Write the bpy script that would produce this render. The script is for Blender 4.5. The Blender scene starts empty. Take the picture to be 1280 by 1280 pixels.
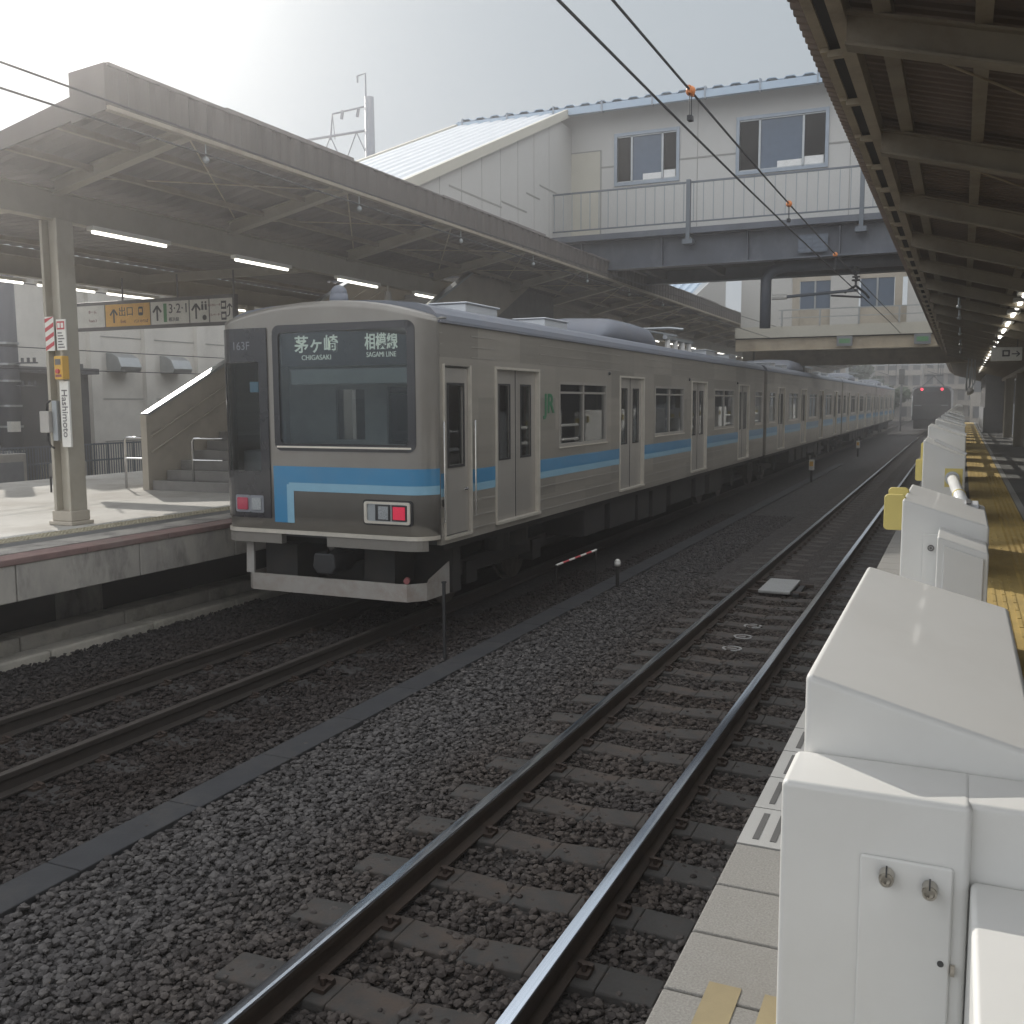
import bpy, bmesh, math, random
import numpy as np
from mathutils import Vector, Matrix
random.seed(7); rng = np.random.default_rng(7)
R = math.radians
scene = bpy.context.scene
COL = scene.collection

# ------------------------------------------------------------------ materials
MATS = {}
def mat(name, c, rough=.6, metal=0., c2=None, scale=6., detail=5., bump=0., bscale=None, stretch=None, spec=.5, coat=0., rvar=0., dirt=None):
    """principled material, colour varied by noise in object space"""
    m = bpy.data.materials.new(name); m.use_nodes = True
    nt = m.node_tree; n = nt.nodes; l = nt.links
    b = n['Principled BSDF']
    b.inputs['Roughness'].default_value = rough
    b.inputs['Metallic'].default_value = metal
    b.inputs['Specular IOR Level'].default_value = spec
    b.inputs['Coat Weight'].default_value = coat
    b.inputs['Base Color'].default_value = (*c, 1)
    tc = n.new('ShaderNodeTexCoord'); src = tc.outputs['Object']
    if stretch:
        mp = n.new('ShaderNodeMapping'); mp.inputs['Scale'].default_value = stretch
        l.new(src, mp.inputs[0]); src = mp.outputs[0]
    nz = n.new('ShaderNodeTexNoise'); nz.inputs['Scale'].default_value = scale; nz.inputs['Detail'].default_value = detail
    nz.inputs['Roughness'].default_value = .62
    l.new(src, nz.inputs['Vector'])
    if c2 is None: c2 = tuple(x * .86 for x in c)
    rp = n.new('ShaderNodeValToRGB'); rp.color_ramp.elements[0].position = .32; rp.color_ramp.elements[1].position = .68
    rp.color_ramp.elements[0].color = (*c2, 1); rp.color_ramp.elements[1].color = (*c, 1)
    l.new(nz.outputs['Fac'], rp.inputs[0])
    out = rp.outputs[0]
    if dirt:  # (colour, scale, amount): large irregular stains
        n2 = n.new('ShaderNodeTexNoise'); n2.inputs['Scale'].default_value = dirt[1]; n2.inputs['Detail'].default_value = 8; n2.inputs['Roughness'].default_value = .7
        l.new(src, n2.inputs['Vector'])
        r2 = n.new('ShaderNodeValToRGB'); r2.color_ramp.elements[0].position = .48; r2.color_ramp.elements[1].position = .72
        r2.color_ramp.elements[0].color = (0, 0, 0, 1); r2.color_ramp.elements[1].color = (dirt[2],) * 3 + (1,)
        l.new(n2.outputs['Fac'], r2.inputs[0])
        mx = n.new('ShaderNodeMix'); mx.data_type = 'RGBA'
        l.new(r2.outputs[0], mx.inputs[0]); l.new(out, mx.inputs[6]); mx.inputs[7].default_value = (*dirt[0], 1)
        out = mx.outputs[2]
    l.new(out, b.inputs['Base Color'])
    if rvar:
        mr = n.new('ShaderNodeMapRange'); mr.inputs[3].default_value = max(.02, rough - rvar); mr.inputs[4].default_value = rough + rvar
        l.new(nz.outputs['Fac'], mr.inputs[0]); l.new(mr.outputs[0], b.inputs['Roughness'])
    if bump:
        nb = n.new('ShaderNodeTexNoise'); nb.inputs['Scale'].default_value = bscale or scale * 6; nb.inputs['Detail'].default_value = 4
        l.new(src, nb.inputs['Vector'])
        bp = n.new('ShaderNodeBump'); bp.inputs['Strength'].default_value = bump; bp.inputs['Distance'].default_value = .01
        l.new(nb.outputs['Fac'], bp.inputs['Height']); l.new(bp.outputs[0], b.inputs['Normal'])
    MATS[name] = m
    return m
def emis(name, c, s):
    m = bpy.data.materials.new(name); m.use_nodes = True
    b = m.node_tree.nodes['Principled BSDF']
    b.inputs['Base Color'].default_value = (*c, 1); b.inputs['Emission Color'].default_value = (*c, 1); b.inputs['Emission Strength'].default_value = s
    MATS[name] = m; return m
def glass(name, tint, refl=.12, rough=.02):
    m = bpy.data.materials.new(name); m.use_nodes = True
    nt = m.node_tree; n = nt.nodes; l = nt.links; n.clear()
    o = n.new('ShaderNodeOutputMaterial'); t = n.new('ShaderNodeBsdfTransparent'); t.inputs[0].default_value = (*tint, 1)
    g = n.new('ShaderNodeBsdfGlossy'); g.inputs['Roughness'].default_value = rough; g.inputs[0].default_value = (.9, .93, .95, 1)
    f = n.new('ShaderNodeFresnel'); f.inputs[0].default_value = 1.5
    a = n.new('ShaderNodeMath'); a.operation = 'ADD'; a.inputs[1].default_value = refl - .04; a.use_clamp = True
    l.new(f.outputs[0], a.inputs[0])
    x = n.new('ShaderNodeMixShader'); l.new(a.outputs[0], x.inputs[0]); l.new(t.outputs[0], x.inputs[1]); l.new(g.outputs[0], x.inputs[2])
    l.new(x.outputs[0], o.inputs[0]); MATS[name] = m; return m

mat('stainless', (.385, .355, .31), .36, .5, (.34, .315, .275), 3., bump=.04, bscale=90, stretch=(1, .08, 4), rvar=.08, dirt=((.22, .19, .15), .8, .35))
def panel_tone(m):
    nt = m.node_tree; n = nt.nodes; l = nt.links; b = n['Principled BSDF']; src = b.inputs['Base Color'].links[0].from_socket
    tc = n.new('ShaderNodeTexCoord'); mp = n.new('ShaderNodeMapping'); mp.inputs['Scale'].default_value = (0, .83, 2.3); l.new(tc.outputs['Object'], mp.inputs[0])
    fl = n.new('ShaderNodeVectorMath'); fl.operation = 'FLOOR'; l.new(mp.outputs[0], fl.inputs[0]); wn = n.new('ShaderNodeTexWhiteNoise'); l.new(fl.outputs[0], wn.inputs['Vector'])
    mr = n.new('ShaderNodeMapRange'); mr.inputs[3].default_value = .78; mr.inputs[4].default_value = 1.12; l.new(wn.outputs['Value'], mr.inputs[0])
    mx = n.new('ShaderNodeVectorMath'); mx.operation = 'SCALE'; l.new(src, mx.inputs[0]); l.new(mr.outputs[0], mx.inputs['Scale']); l.new(mx.outputs[0], b.inputs['Base Color'])
    # sheet metal is never quite flat: slow waves bend the reflections
    nz = n.new('ShaderNodeTexNoise'); nz.inputs['Scale'].default_value = 1.7; nz.inputs['Detail'].default_value = 2; l.new(tc.outputs['Object'], nz.inputs['Vector'])
    bp = n.new('ShaderNodeBump'); bp.inputs['Strength'].default_value = .35; bp.inputs['Distance'].default_value = .03; l.new(nz.outputs['Fac'], bp.inputs['Height']); l.new(bp.outputs[0], b.inputs['Normal'])
panel_tone(MATS['stainless'])
mat('stainless_door', (.44, .415, .375), .36, .5, (.39, .365, .335), 3., stretch=(1, 1, .15), rvar=.06, dirt=((.2, .17, .14), 1.2, .3))
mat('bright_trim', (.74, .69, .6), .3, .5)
mat('mask_grey', (.245, .23, .205), .33, .3, (.215, .20, .18), 2.5, dirt=((.2, .17, .14), 1.1, .35), coat=.15)
mat('train_roof', (.16, .172, .205), .55, .1, (.15, .165, .195), 2., dirt=((.2, .19, .2), 1.4, .6))
mat('black_panel', (.018, .018, .022), .16, 0, (.022, .022, .026), 4., coat=.3)
mat('rubber', (.02, .02, .021), .6)
mat('stripe_blue', (.035, .215, .40), .35, 0, (.03, .19, .36), 4., dirt=((.12, .16, .2), 2., .3), coat=.2)
mat('stripe_pale', (.22, .42, .54), .35, 0, (.20, .38, .5), 4., coat=.2)
mat('under_dark', (.02, .019, .019), .75, .1, (.032, .028, .024), 5.)
mat('wheel_steel', (.12, .10, .085), .5, .6, (.07, .06, .05), 8.)
mat('skirt_grey', (.36, .35, .33), .55, .1, (.28, .25, .22), 4., dirt=((.2, .13, .09), 2.2, .7))
mat('interior', (.70, .69, .62), .6)
mat('interior_dark', (.16, .165, .165), .7)
mat('blind', (.62, .64, .58), .8, 0, (.55, .56, .52), 3.)
mat('seat_cloth', (.06, .10, .16), .9)
glass('pane', (.82, .85, .85), .07)
glass('pane_front', (.70, .74, .76), .03)
glass('pane_blue', (.22, .30, .38), .28); glass('pane_clear', (.85, .86, .86), .0)
emis('tail_red', (.62, .02, .06), .22)
mat('lamp_red_dull', (.42, .03, .07), .25, coat=.6)
mat('lamp_clear', (.45, .47, .48), .2, .3, (.25, .27, .28), 60.)
emis('roll_text', (.80, .84, .70), .42)
emis('tube_light', (1., .98, .9), 2.4)
emis('far_red', (1., .04, .08), 2.5)
mat('logo_green', (.02, .16, .07), .5)

mat('barrier_white', (.74, .735, .71), .42, 0, (.71, .705, .68), 1.3, bump=.02, bscale=160, dirt=((.55, .53, .49), 1.6, .22), coat=.1)
mat('barrier_grey', (.56, .57, .59), .45, 0, (.53, .54, .56), 2.)
mat('steel_lock', (.55, .52, .47), .28, .95)
mat('pad_yellow', (.72, .60, .20), .5, 0, (.68, .56, .18), 4.)
mat('pipe_white', (.82, .82, .80), .3)
mat('rail_top', (.70, .76, .84), .13, 1., (.62, .68, .76), 5., stretch=(30, .4, 1))
mat('rail_dull', (.055, .046, .04), .55, .4, (.04, .033, .028), 8.)
mat('left_tactile', (.40, .36, .26), .8, 0, (.33, .30, .22), 5., dirt=((.2, .18, .14), 2., .5))
mat('rail_dark', (.035, .027, .022), .8, .1, (.025, .02, .017), 9.)
mat('sleeper_dark', (.032, .029, .027), .9, 0, (.022, .02, .019), 5.)  # darkened to go with the shade painted on the ballast around it
mat('rail_rust', (.068, .048, .036), .8, .1, (.045, .034, .027), 9., bump=.2, bscale=60)
mat('sleeper', (.06, .056, .052), .9, 0, (.045, .042, .039), 5., bump=.35, bscale=60, dirt=((.10, .065, .045), 3., .7))
mat('clip', (.07, .05, .04), .7, .5)
mat('trough', (.032, .033, .036), .85, 0, (.024, .024, .027), 5., bump=.25, bscale=60, dirt=((.06, .055, .05), 3., .6))
mat('trough_old', (.44, .41, .35), .9, 0, (.32, .30, .265), 3., bump=.3, bscale=50, dirt=((.09, .10, .065), 1.6, .8))
mat('old_concrete', (.42, .395, .35), .92, 0, (.27, .255, .235), 2.5, 8, bump=.4, bscale=30, stretch=(1, 1, .45), dirt=((.085, .08, .075), 2.6, .95))
mat('coping', (.235, .229, .214), .85, 0, (.145, .141, .133), 150., bump=.35, bscale=150, dirt=((.16, .15, .135), 2.2, .6))
mat('slot_plate', (.34, .34, .335), .5, .1, (.31, .31, .30), 4.)
mat('slot_dark', (.07, .07, .07), .8)
mat('tape_brown', (.24, .195, .105), .7, 0, (.20, .16, .085), 8.)
mat('edge_red', (.23, .145, .13), .8, 0, (.17, .11, .10), 5., dirt=((.2, .18, .16), 2., .6))
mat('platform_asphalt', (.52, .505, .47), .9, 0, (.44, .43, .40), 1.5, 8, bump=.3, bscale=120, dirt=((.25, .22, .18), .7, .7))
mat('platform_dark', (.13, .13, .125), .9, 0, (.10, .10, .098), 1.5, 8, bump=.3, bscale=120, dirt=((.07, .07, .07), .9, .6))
mat('beige_steel', (.42, .39, .32), .55, 0, (.37, .34, .28), 3., dirt=((.25, .19, .13), 2., .4))
mat('beige_dark', (.33, .285, .215), .6, 0, (.27, .235, .18), 3., dirt=((.13, .08, .05), 1.7, .5))
mat('purlin_beige', (.50, .43, .32), .6, 0, (.42, .36, .27), 3., dirt=((.16, .10, .06), 2., .5))
mat('roof_sheet', (.24, .19, .16), .75, 0, (.19, .155, .135), 1.6, dirt=((.16, .12, .09), .7, .6))
mat('roof_sheet_left', (.22, .20, .19), .75, 0, (.17, .155, .15), 1.2, dirt=((.18, .15, .13), 1., .6))
mat('fascia', (.10, .087, .08), .75, 0, (.075, .066, .06), 2., stretch=(1, 1, .3), dirt=((.085, .07, .06), 1.3, .7))
mat('bridge_white', (.52, .515, .495), .6, 0, (.49, .485, .465), 1.2, stretch=(1, 1, .4), dirt=((.40, .385, .35), 1.2, .35))
mat('bridge_cream', (.53, .505, .43), .6, 0, (.49, .47, .40), 1.5)
mat('joint', (.30, .295, .28), .7)
mat('girder_blue', (.095, .107, .135), .5, 0, (.07, .08, .10), 1.6, stretch=(1, 1, .5), dirt=((.20, .215, .235), 1.1, .6)); mat('baluster', (.30, .33, .36), .5, .2)
mat('rail_grey', (.13, .15, .175), .5, .2)
mat('roof_blue', (.40, .50, .60), .45, .2, (.36, .45, .55), 3.)
mat('roof_pale', (.62, .64, .66), .35, .3, (.56, .58, .60), 2.)
mat('window_frame', (.27, .31, .36), .4, .5)
mat('shade_brown', (.055, .045, .041), .7); mat('bridge_glass', (.10, .14, .20), .12, spec=.35)
mat('galv', (.40, .42, .43), .42, .7, (.34, .36, .37), 6.)
mat('chrome', (.7, .7, .7), .15, 1.)
mat('wire', (.035, .037, .042), .5, .5)
mat('orange', (.75, .25, .06), .5)
mat('porcelain', (.7, .68, .64), .3)
mat('sign_white', (.80, .78, .72), .5)
mat('sign_frame', (.16, .15, .15), .5)
mat('sign_yellow', (.80, .46, .12), .5)
mat('sign_ink', (.075, .07, .075), .6)
mat('sign_green', (.12, .30, .14), .6)
mat('sign_red', (.55, .07, .08), .5)
mat('sign_redink', (.28, .09, .09), .6)
mat('button_yellow', (.72, .42, .07), .45)
mat('box_grey', (.42, .40, .37), .5)
mat('stair_brown', (.44, .395, .325), .65, 0, (.39, .35, .29), 2., dirt=((.22, .19, .15), 1.5, .5))
mat('step_grey', (.25, .24, .225), .85, 0, (.2, .19, .18), 4.)
mat('house_white', (.70, .675, .62), .8, 0, (.64, .615, .565), .8, 8, dirt=((.38, .365, .335), .6, .5))
mat('house_dark', (.10, .10, .105), .8, 0, (.08, .08, .085), 1.5)
mat('pole_dark', (.085, .088, .10), .7, 0, (.07, .07, .08), 2.)
mat('blue_steel', (.14, .165, .205), .5, .3)
mat('earth', (.11, .10, .09), .95, 0, (.08, .075, .068), .4, 8)
mat('asphalt', (.055, .055, .056), .9)
mat('leaf', (.05, .085, .035), .7, 0, (.032, .06, .025), 3.)
mat('bark', (.07, .055, .04), .9)
mat('tactile', (.52, .375, .125), .7, 0, (.44, .315, .105), 5., bump=.15, bscale=90, dirt=((.30, .22, .09), 1.5, .6))
mat('far_body', (.018, .02, .023), .4, 0, coat=.3)
mat('far_steel', (.5, .5, .5), .35, .7)
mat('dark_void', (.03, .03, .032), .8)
mat('city_a', (.40, .38, .35), .8); mat('city_b', (.30, .29, .285), .8); mat('city_c', (.46, .42, .36), .8); mat('city_d', (.22, .23, .25), .8)
mat('city_pale', (.50, .54, .58), .8); mat('city_pane', (.07, .085, .10), .25, .2)

# ------------------------------------------------------------------ mesh helpers
class MB:
    def __init__(s): s.v = []; s.f = []; s.mi = []; s.cur = 0; s.mats = []
    def use(s, m):
        if m not in s.mats: s.mats.append(m)
        s.cur = s.mats.index(m); return s
    def face(s, idx): s.f.append(idx); s.mi.append(s.cur)
    def quad(s, a, b, c, d):
        k = len(s.v); s.v += [a, b, c, d]; s.face((k, k+1, k+2, k+3))
    def box(s, x0, x1, y0, y1, z0, z1):
        return s.hexa([(x0,y0,z0),(x1,y0,z0),(x1,y1,z0),(x0,y1,z0),(x0,y0,z1),(x1,y0,z1),(x1,y1,z1),(x0,y1,z1)])
    def hexa(s, p):
        k = len(s.v); s.v += [tuple(q) for q in p]
        for f in ((0,3,2,1),(4,5,6,7),(0,1,5,4),(1,2,6,5),(2,3,7,6),(3,0,4,7)): s.face(tuple(k+i for i in f))
        return s
    def bar(s, a, b, w, h, up=(0,0,1)):
        """rectangular bar from a to b, w across, h along up"""
        a = Vector(a); b = Vector(b); d = (b-a).normalized(); u = Vector(up)
        r = d.cross(u)
        if r.length < 1e-4: r = d.cross(Vector((1,0,0)))
        r.normalize(); u = r.cross(d).normalized()
        p = []
        for q in (a, b):
            for i, j in ((-1,-1),(1,-1),(1,1),(-1,1)): p.append(q + r*(i*w/2) + u*(j*h/2))
        return s.hexa(p)
    def tube(s, pts, r, n=8, cap=True):
        pts = [Vector(p) for p in pts]; k0 = len(s.v); N = len(pts); prev = None
        for i, p in enumerate(pts):
            d = (pts[min(i+1,N-1)] - pts[max(i-1,0)]).normalized()
            if prev is None:
                a = d.cross(Vector((0,0,1)))
                if a.length < 1e-3: a = d.cross(Vector((1,0,0)))
            else: a = prev - d*prev.dot(d)
            a.normalize(); prev = a; b = d.cross(a)
            rr = r[i] if isinstance(r, (list, tuple)) else r
            for j in range(n):
                t = 2*math.pi*j/n; s.v.append(tuple(p + a*(rr*math.cos(t)) + b*(rr*math.sin(t))))
        for i in range(N-1):
            for j in range(n):
                s.face((k0+i*n+j, k0+i*n+(j+1)%n, k0+(i+1)*n+(j+1)%n, k0+(i+1)*n+j))
        if cap:
            s.face(tuple(k0+j for j in reversed(range(n)))); s.face(tuple(k0+(N-1)*n+j for j in range(n)))
        return s
    def prism(s, poly, axis, a, b):
        """poly: 2D outline; axis 'x': (y,z), 'y': (x,z), 'z': (x,y); extruded from a to b"""
        def P(p, t): return {'x': (t, p[0], p[1]), 'y': (p[0], t, p[1]), 'z': (p[0], p[1], t)}[axis]
        k = len(s.v); n = len(poly)
        s.v += [P(p, a) for p in poly] + [P(p, b) for p in poly]
        s.face(tuple(range(k, k+n))); s.face(tuple(range(k+2*n-1, k+n-1, -1)))
        for i in range(n):
            j = (i+1) % n; s.face((k+i, k+n+i, k+n+j, k+j))
        return s
    def sphere(s, c, r, n=10, m=6, sz=1.):
        k = len(s.v)
        for i in range(m+1):
            t = math.pi*i/m
            for j in range(n):
                p = 2*math.pi*j/n; s.v.append((c[0]+r*math.sin(t)*math.cos(p), c[1]+r*math.sin(t)*math.sin(p), c[2]+r*sz*math.cos(t)))
        for i in range(m):
            for j in range(n): s.face((k+i*n+j, k+(i+1)*n+j, k+(i+1)*n+(j+1)%n, k+i*n+(j+1)%n))
        return s
    def build(s, name, m=None, parent=None, loc=(0,0,0), bevel=0, seg=2, solid=0, smooth=False, offset=-1):
        me = bpy.data.meshes.new(name); me.from_pydata([tuple(p) for p in s.v], [], s.f)
        if s.mats:
            for q in s.mats: me.materials.append(MATS[q])
            me.polygons.foreach_set('material_index', s.mi)
        else: me.materials.append(MATS[m])
        bm = bmesh.new(); bm.from_mesh(me)
        if not solid: bmesh.ops.recalc_face_normals(bm, faces=bm.faces)
        bm.to_mesh(me); bm.free()
        if smooth: me.polygons.foreach_set('use_smooth', [True]*len(me.polygons))
        me.update()
        o = bpy.data.objects.new(name, me); COL.objects.link(o); o.location = loc
        if parent: o.parent = parent
        if solid:
            md = o.modifiers.new('Solidify', 'SOLIDIFY'); md.thickness = solid; md.offset = offset
        if bevel:
            md = o.modifiers.new('Bevel', 'BEVEL'); md.width = bevel; md.segments = seg; md.limit_method = 'ANGLE'; md.angle_limit = R(35); md.harden_normals = False
            me.polygons.foreach_set('use_smooth', [True]*len(me.polygons))
            w = o.modifiers.new('Weighted', 'WEIGHTED_NORMAL'); w.keep_sharp = False
        return o
def each(mb, name, *a, **k):
    """one object per connected piece of the mesh builder"""
    par = list(range(len(mb.v)))
    def find(i):
        while par[i] != i: par[i] = par[par[i]]; i = par[i]
        return i
    for f in mb.f:
        for q in f[1:]: par[find(q)] = find(f[0])
    out = {}
    for f, mi in zip(mb.f, mb.mi): out.setdefault(find(f[0]), []).append((f, mi))
    res = []
    for fs in out.values():
        b = MB(); b.mats = list(mb.mats); ix = {}
        for f, mi in fs:
            g = []
            for q in f:
                if q not in ix: ix[q] = len(b.v); b.v.append(mb.v[q])
                g.append(ix[q])
            b.f.append(tuple(g)); b.mi.append(mi)
        res.append(b.build(name, *a, **k))
    return res
def tag(o, label, cat, group=None, kind=None):
    o['label'] = label; o['category'] = cat
    if group: o['group'] = group
    if kind: o['kind'] = kind
    return o
def thing(name, label, cat, loc=(0,0,0), group=None, rz=0):
    o = bpy.data.objects.new(name, None); COL.objects.link(o); o.location = loc; o.rotation_euler.z = rz
    o.empty_display_size = .2
    return tag(o, label, cat, group)
def struct(o, kind='structure'):
    o['kind'] = kind; return o
def dup(o, loc=None, label=None, group=None, parent=None):
    c = o.copy(); COL.objects.link(c)
    if parent: c.parent = parent
    if loc is not None: c.location = loc
    if label: c['label'] = label
    if group: c['group'] = group
    for ch in list(o.children): dup(ch, parent=c)
    return c
def text(s, size, m, name, parent, loc, rot, align='CENTER', ext=.002, sx=1., wt=0.):
    cu = bpy.data.curves.new('lettering', 'FONT'); cu.body = s; cu.size = size; cu.align_x = align; cu.align_y = 'CENTER'; cu.extrude = ext; cu.offset = wt
    to = bpy.data.objects.new('lettering', cu); COL.objects.link(to)
    bpy.context.view_layer.update()
    me = bpy.data.meshes.new_from_object(to.evaluated_get(bpy.context.evaluated_depsgraph_get()))
    COL.objects.unlink(to); bpy.data.objects.remove(to)
    me.materials.clear(); me.materials.append(MATS[m])
    o = bpy.data.objects.new(name, me); COL.objects.link(o); o.parent = parent; o.location = loc; o.rotation_euler = rot; o.scale = (sx, 1, 1)
    return o
def holed(mb, u0, u1, v0, v1, holes, P, us=(), vs=()):
    """rectangle u0..u1 x v0..v1 minus rectangular holes, mapped to 3-D by P(u, v)"""
    U = sorted({u0, u1, *us, *[h[0] for h in holes], *[h[1] for h in holes]}); V = sorted({v0, v1, *vs, *[h[2] for h in holes], *[h[3] for h in holes]})
    U = [u for u in U if u0-1e-6 <= u <= u1+1e-6]; V = [v for v in V if v0-1e-6 <= v <= v1+1e-6]
    k = len(mb.v); nv = len(V)
    for u in U:
        for v in V: mb.v.append(P(u, v))
    for i in range(len(U)-1):
        for j in range(nv-1):
            cu = (U[i]+U[i+1])/2; cv = (V[j]+V[j+1])/2
            if any(h[0] < cu < h[1] and h[2] < cv < h[3] for h in holes): continue
            mb.face((k+i*nv+j, k+(i+1)*nv+j, k+(i+1)*nv+j+1, k+i*nv+j+1))
    return mb
def ribs(mb, t0, t1, pitch, amp, A, B):
    """trapezoid corrugation along t; A(t), B(t) -> end points; amp along normal given by A/B's third arg"""
    n = int((t1-t0)/pitch); pts = []
    for i in range(n):
        t = t0 + i*pitch
        for f, h in ((0, 0), (.3, 0), (.45, 1), (.85, 1)): pts.append((t+f*pitch, h*amp))
    pts.append((t0+n*pitch, 0))
    k = len(mb.v)
    for t, h in pts: mb.v += [A(t, h), B(t, h)]
    for i in range(len(pts)-1): mb.face((k+2*i, k+2*i+1, k+2*i+3, k+2*i+2))
    return mb
def rrect(x0, x1, z0, z1, r, n=5):
    p = []
    for cx, cz, a in ((x1-r, z0+r, -90), (x1-r, z1-r, 0), (x0+r, z1-r, 90), (x0+r, z0+r, 180)):
        for i in range(n+1):
            t = R(a + 90*i/n); p.append((cx + r*math.cos(t), cz + r*math.sin(t)))
    return p
SUN_EL=28.5; SKY_ROT=R(-51.5); SUN=3.2; SKY_TOP=(8.6,8.9,9.3); VEIL=.6; VEIL_C=(3.6,4.1,4.6); SKY_CAP=(2.95,3.3,3.6); EXPO=0.30; HAZE=.0056; HAZE_G=.86
# ------------------------------------------------------------------ ground and tracks
RC, LC = -2.16, -6.52            # track centres
m = MB(); m.box(-420, 420, -60, 700, -1.6, -1.2); struct(m.build('ground', 'earth'))
bedm = mat('ballast_bed', (.16, .15, .14), .95)
def ballast_nodes(m, stone):
    nt = m.node_tree; n = nt.nodes; l = nt.links; b = n['Principled BSDF']
    for x in list(n):
        if x.type in ('TEX_NOISE', 'VALTORGB', 'BUMP', 'TEX_COORD'): n.remove(x)
    geo = n.new('ShaderNodeNewGeometry'); sep = n.new('ShaderNodeSeparateXYZ'); l.new(geo.outputs['Position'], sep.inputs[0])
    if stone: rnd = geo.outputs['Random Per Island']
    else:
        v = n.new('ShaderNodeTexVoronoi'); v.inputs['Scale'].default_value = 21; v.inputs['Randomness'].default_value = 1
        l.new(geo.outputs['Position'], v.inputs['Vector'])
        s2 = n.new('ShaderNodeSeparateColor'); l.new(v.outputs['Color'], s2.inputs[0]); rnd = s2.outputs[0]
        v2 = n.new('ShaderNodeTexVoronoi'); v2.feature = 'DISTANCE_TO_EDGE'; v2.inputs['Scale'].default_value = 21; l.new(geo.outputs['Position'], v2.inputs['Vector'])
        mr = n.new('ShaderNodeMapRange'); mr.inputs[2].default_value = .25; l.new(v2.outputs['Distance'], mr.inputs[0])
        ad = n.new('ShaderNodeMath'); ad.operation = 'MULTIPLY_ADD'; ad.inputs[1].default_value = .8; l.new(mr.outputs[0], ad.inputs[0]); l.new(rnd, ad.inputs[2])
        bp = n.new('ShaderNodeBump'); bp.inputs['Strength'].default_value = 1; bp.inputs['Distance'].default_value = .035
        l.new(ad.outputs[0], bp.inputs['Height']); l.new(bp.outputs[0], b.inputs['Normal'])
    rp = n.new('ShaderNodeValToRGB'); e = rp.color_ramp.elements
    e[0].position = 0; e[0].color = (.056, .052, .051, 1); e[1].position = 1; e[1].color = (.115, .107, .102, 1)
    q = e.new(.35); q.color = (.072, .067, .066, 1); q = e.new(.8); q.color = (.11, .103, .10, 1)
    l.new(rnd, rp.inputs[0])
    # rust and brake dust lie along the running rails, broken up by noise
    nz = n.new('ShaderNodeTexNoise'); nz.inputs['Scale'].default_value = 1.3; nz.inputs['Detail'].default_value = 6; l.new(geo.outputs['Position'], nz.inputs['Vector'])
    acc = None
    for c, w in ((RC, 1.15), (LC, 1.6)):
        a = n.new('ShaderNodeMath'); a.operation = 'SUBTRACT'; a.inputs[1].default_value = c; l.new(sep.outputs[0], a.inputs[0])
        ab = n.new('ShaderNodeMath'); ab.operation = 'ABSOLUTE'; l.new(a.outputs[0], ab.inputs[0])
        mm = n.new('ShaderNodeMapRange'); mm.inputs[1].default_value = w+.5; mm.inputs[2].default_value = w-.4; l.new(ab.outputs[0], mm.inputs[0])
        if acc is None: acc = mm.outputs[0]
        else:
            mx = n.new('ShaderNodeMath'); mx.operation = 'MAXIMUM'; l.new(acc, mx.inputs[0]); l.new(mm.outputs[0], mx.inputs[1]); acc = mx.outputs[0]
    f = n.new('ShaderNodeMath'); f.operation = 'MULTIPLY'; l.new(acc, f.inputs[0]); l.new(nz.outputs['Fac'], f.inputs[1])
    f2 = n.new('ShaderNodeMath'); f2.operation = 'MULTIPLY'; f2.inputs[1].default_value = 1.15; f2.use_clamp = True; l.new(f.outputs[0], f2.inputs[0])
    mix = n.new('ShaderNodeMix'); mix.data_type = 'RGBA'; mix.blend_type = 'MULTIPLY'; l.new(f2.outputs[0], mix.inputs[0]); l.new(rp.outputs[0], mix.inputs[6]); mix.inputs[7].default_value = (.74, .61, .51, 1)
    # the left track's shade from canopy, platform and train is multiplied into the colour
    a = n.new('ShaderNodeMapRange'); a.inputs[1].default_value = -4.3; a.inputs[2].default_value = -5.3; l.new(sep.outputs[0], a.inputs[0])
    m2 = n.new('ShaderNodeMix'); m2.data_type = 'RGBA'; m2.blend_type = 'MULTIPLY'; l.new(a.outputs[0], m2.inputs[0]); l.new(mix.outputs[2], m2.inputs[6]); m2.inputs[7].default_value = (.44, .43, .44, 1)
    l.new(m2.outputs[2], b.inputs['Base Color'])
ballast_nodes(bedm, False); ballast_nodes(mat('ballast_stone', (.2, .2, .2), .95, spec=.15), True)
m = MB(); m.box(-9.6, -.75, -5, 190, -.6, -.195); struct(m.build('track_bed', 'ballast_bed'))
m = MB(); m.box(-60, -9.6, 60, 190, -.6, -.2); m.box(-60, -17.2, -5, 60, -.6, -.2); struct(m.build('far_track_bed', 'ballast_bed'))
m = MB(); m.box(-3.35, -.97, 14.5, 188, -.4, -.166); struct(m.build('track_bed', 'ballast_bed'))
m = MB(); m.box(-.75, 60, 75, 190, -.6, -.2); struct(m.build('far_yard', 'ballast_bed'))

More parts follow.
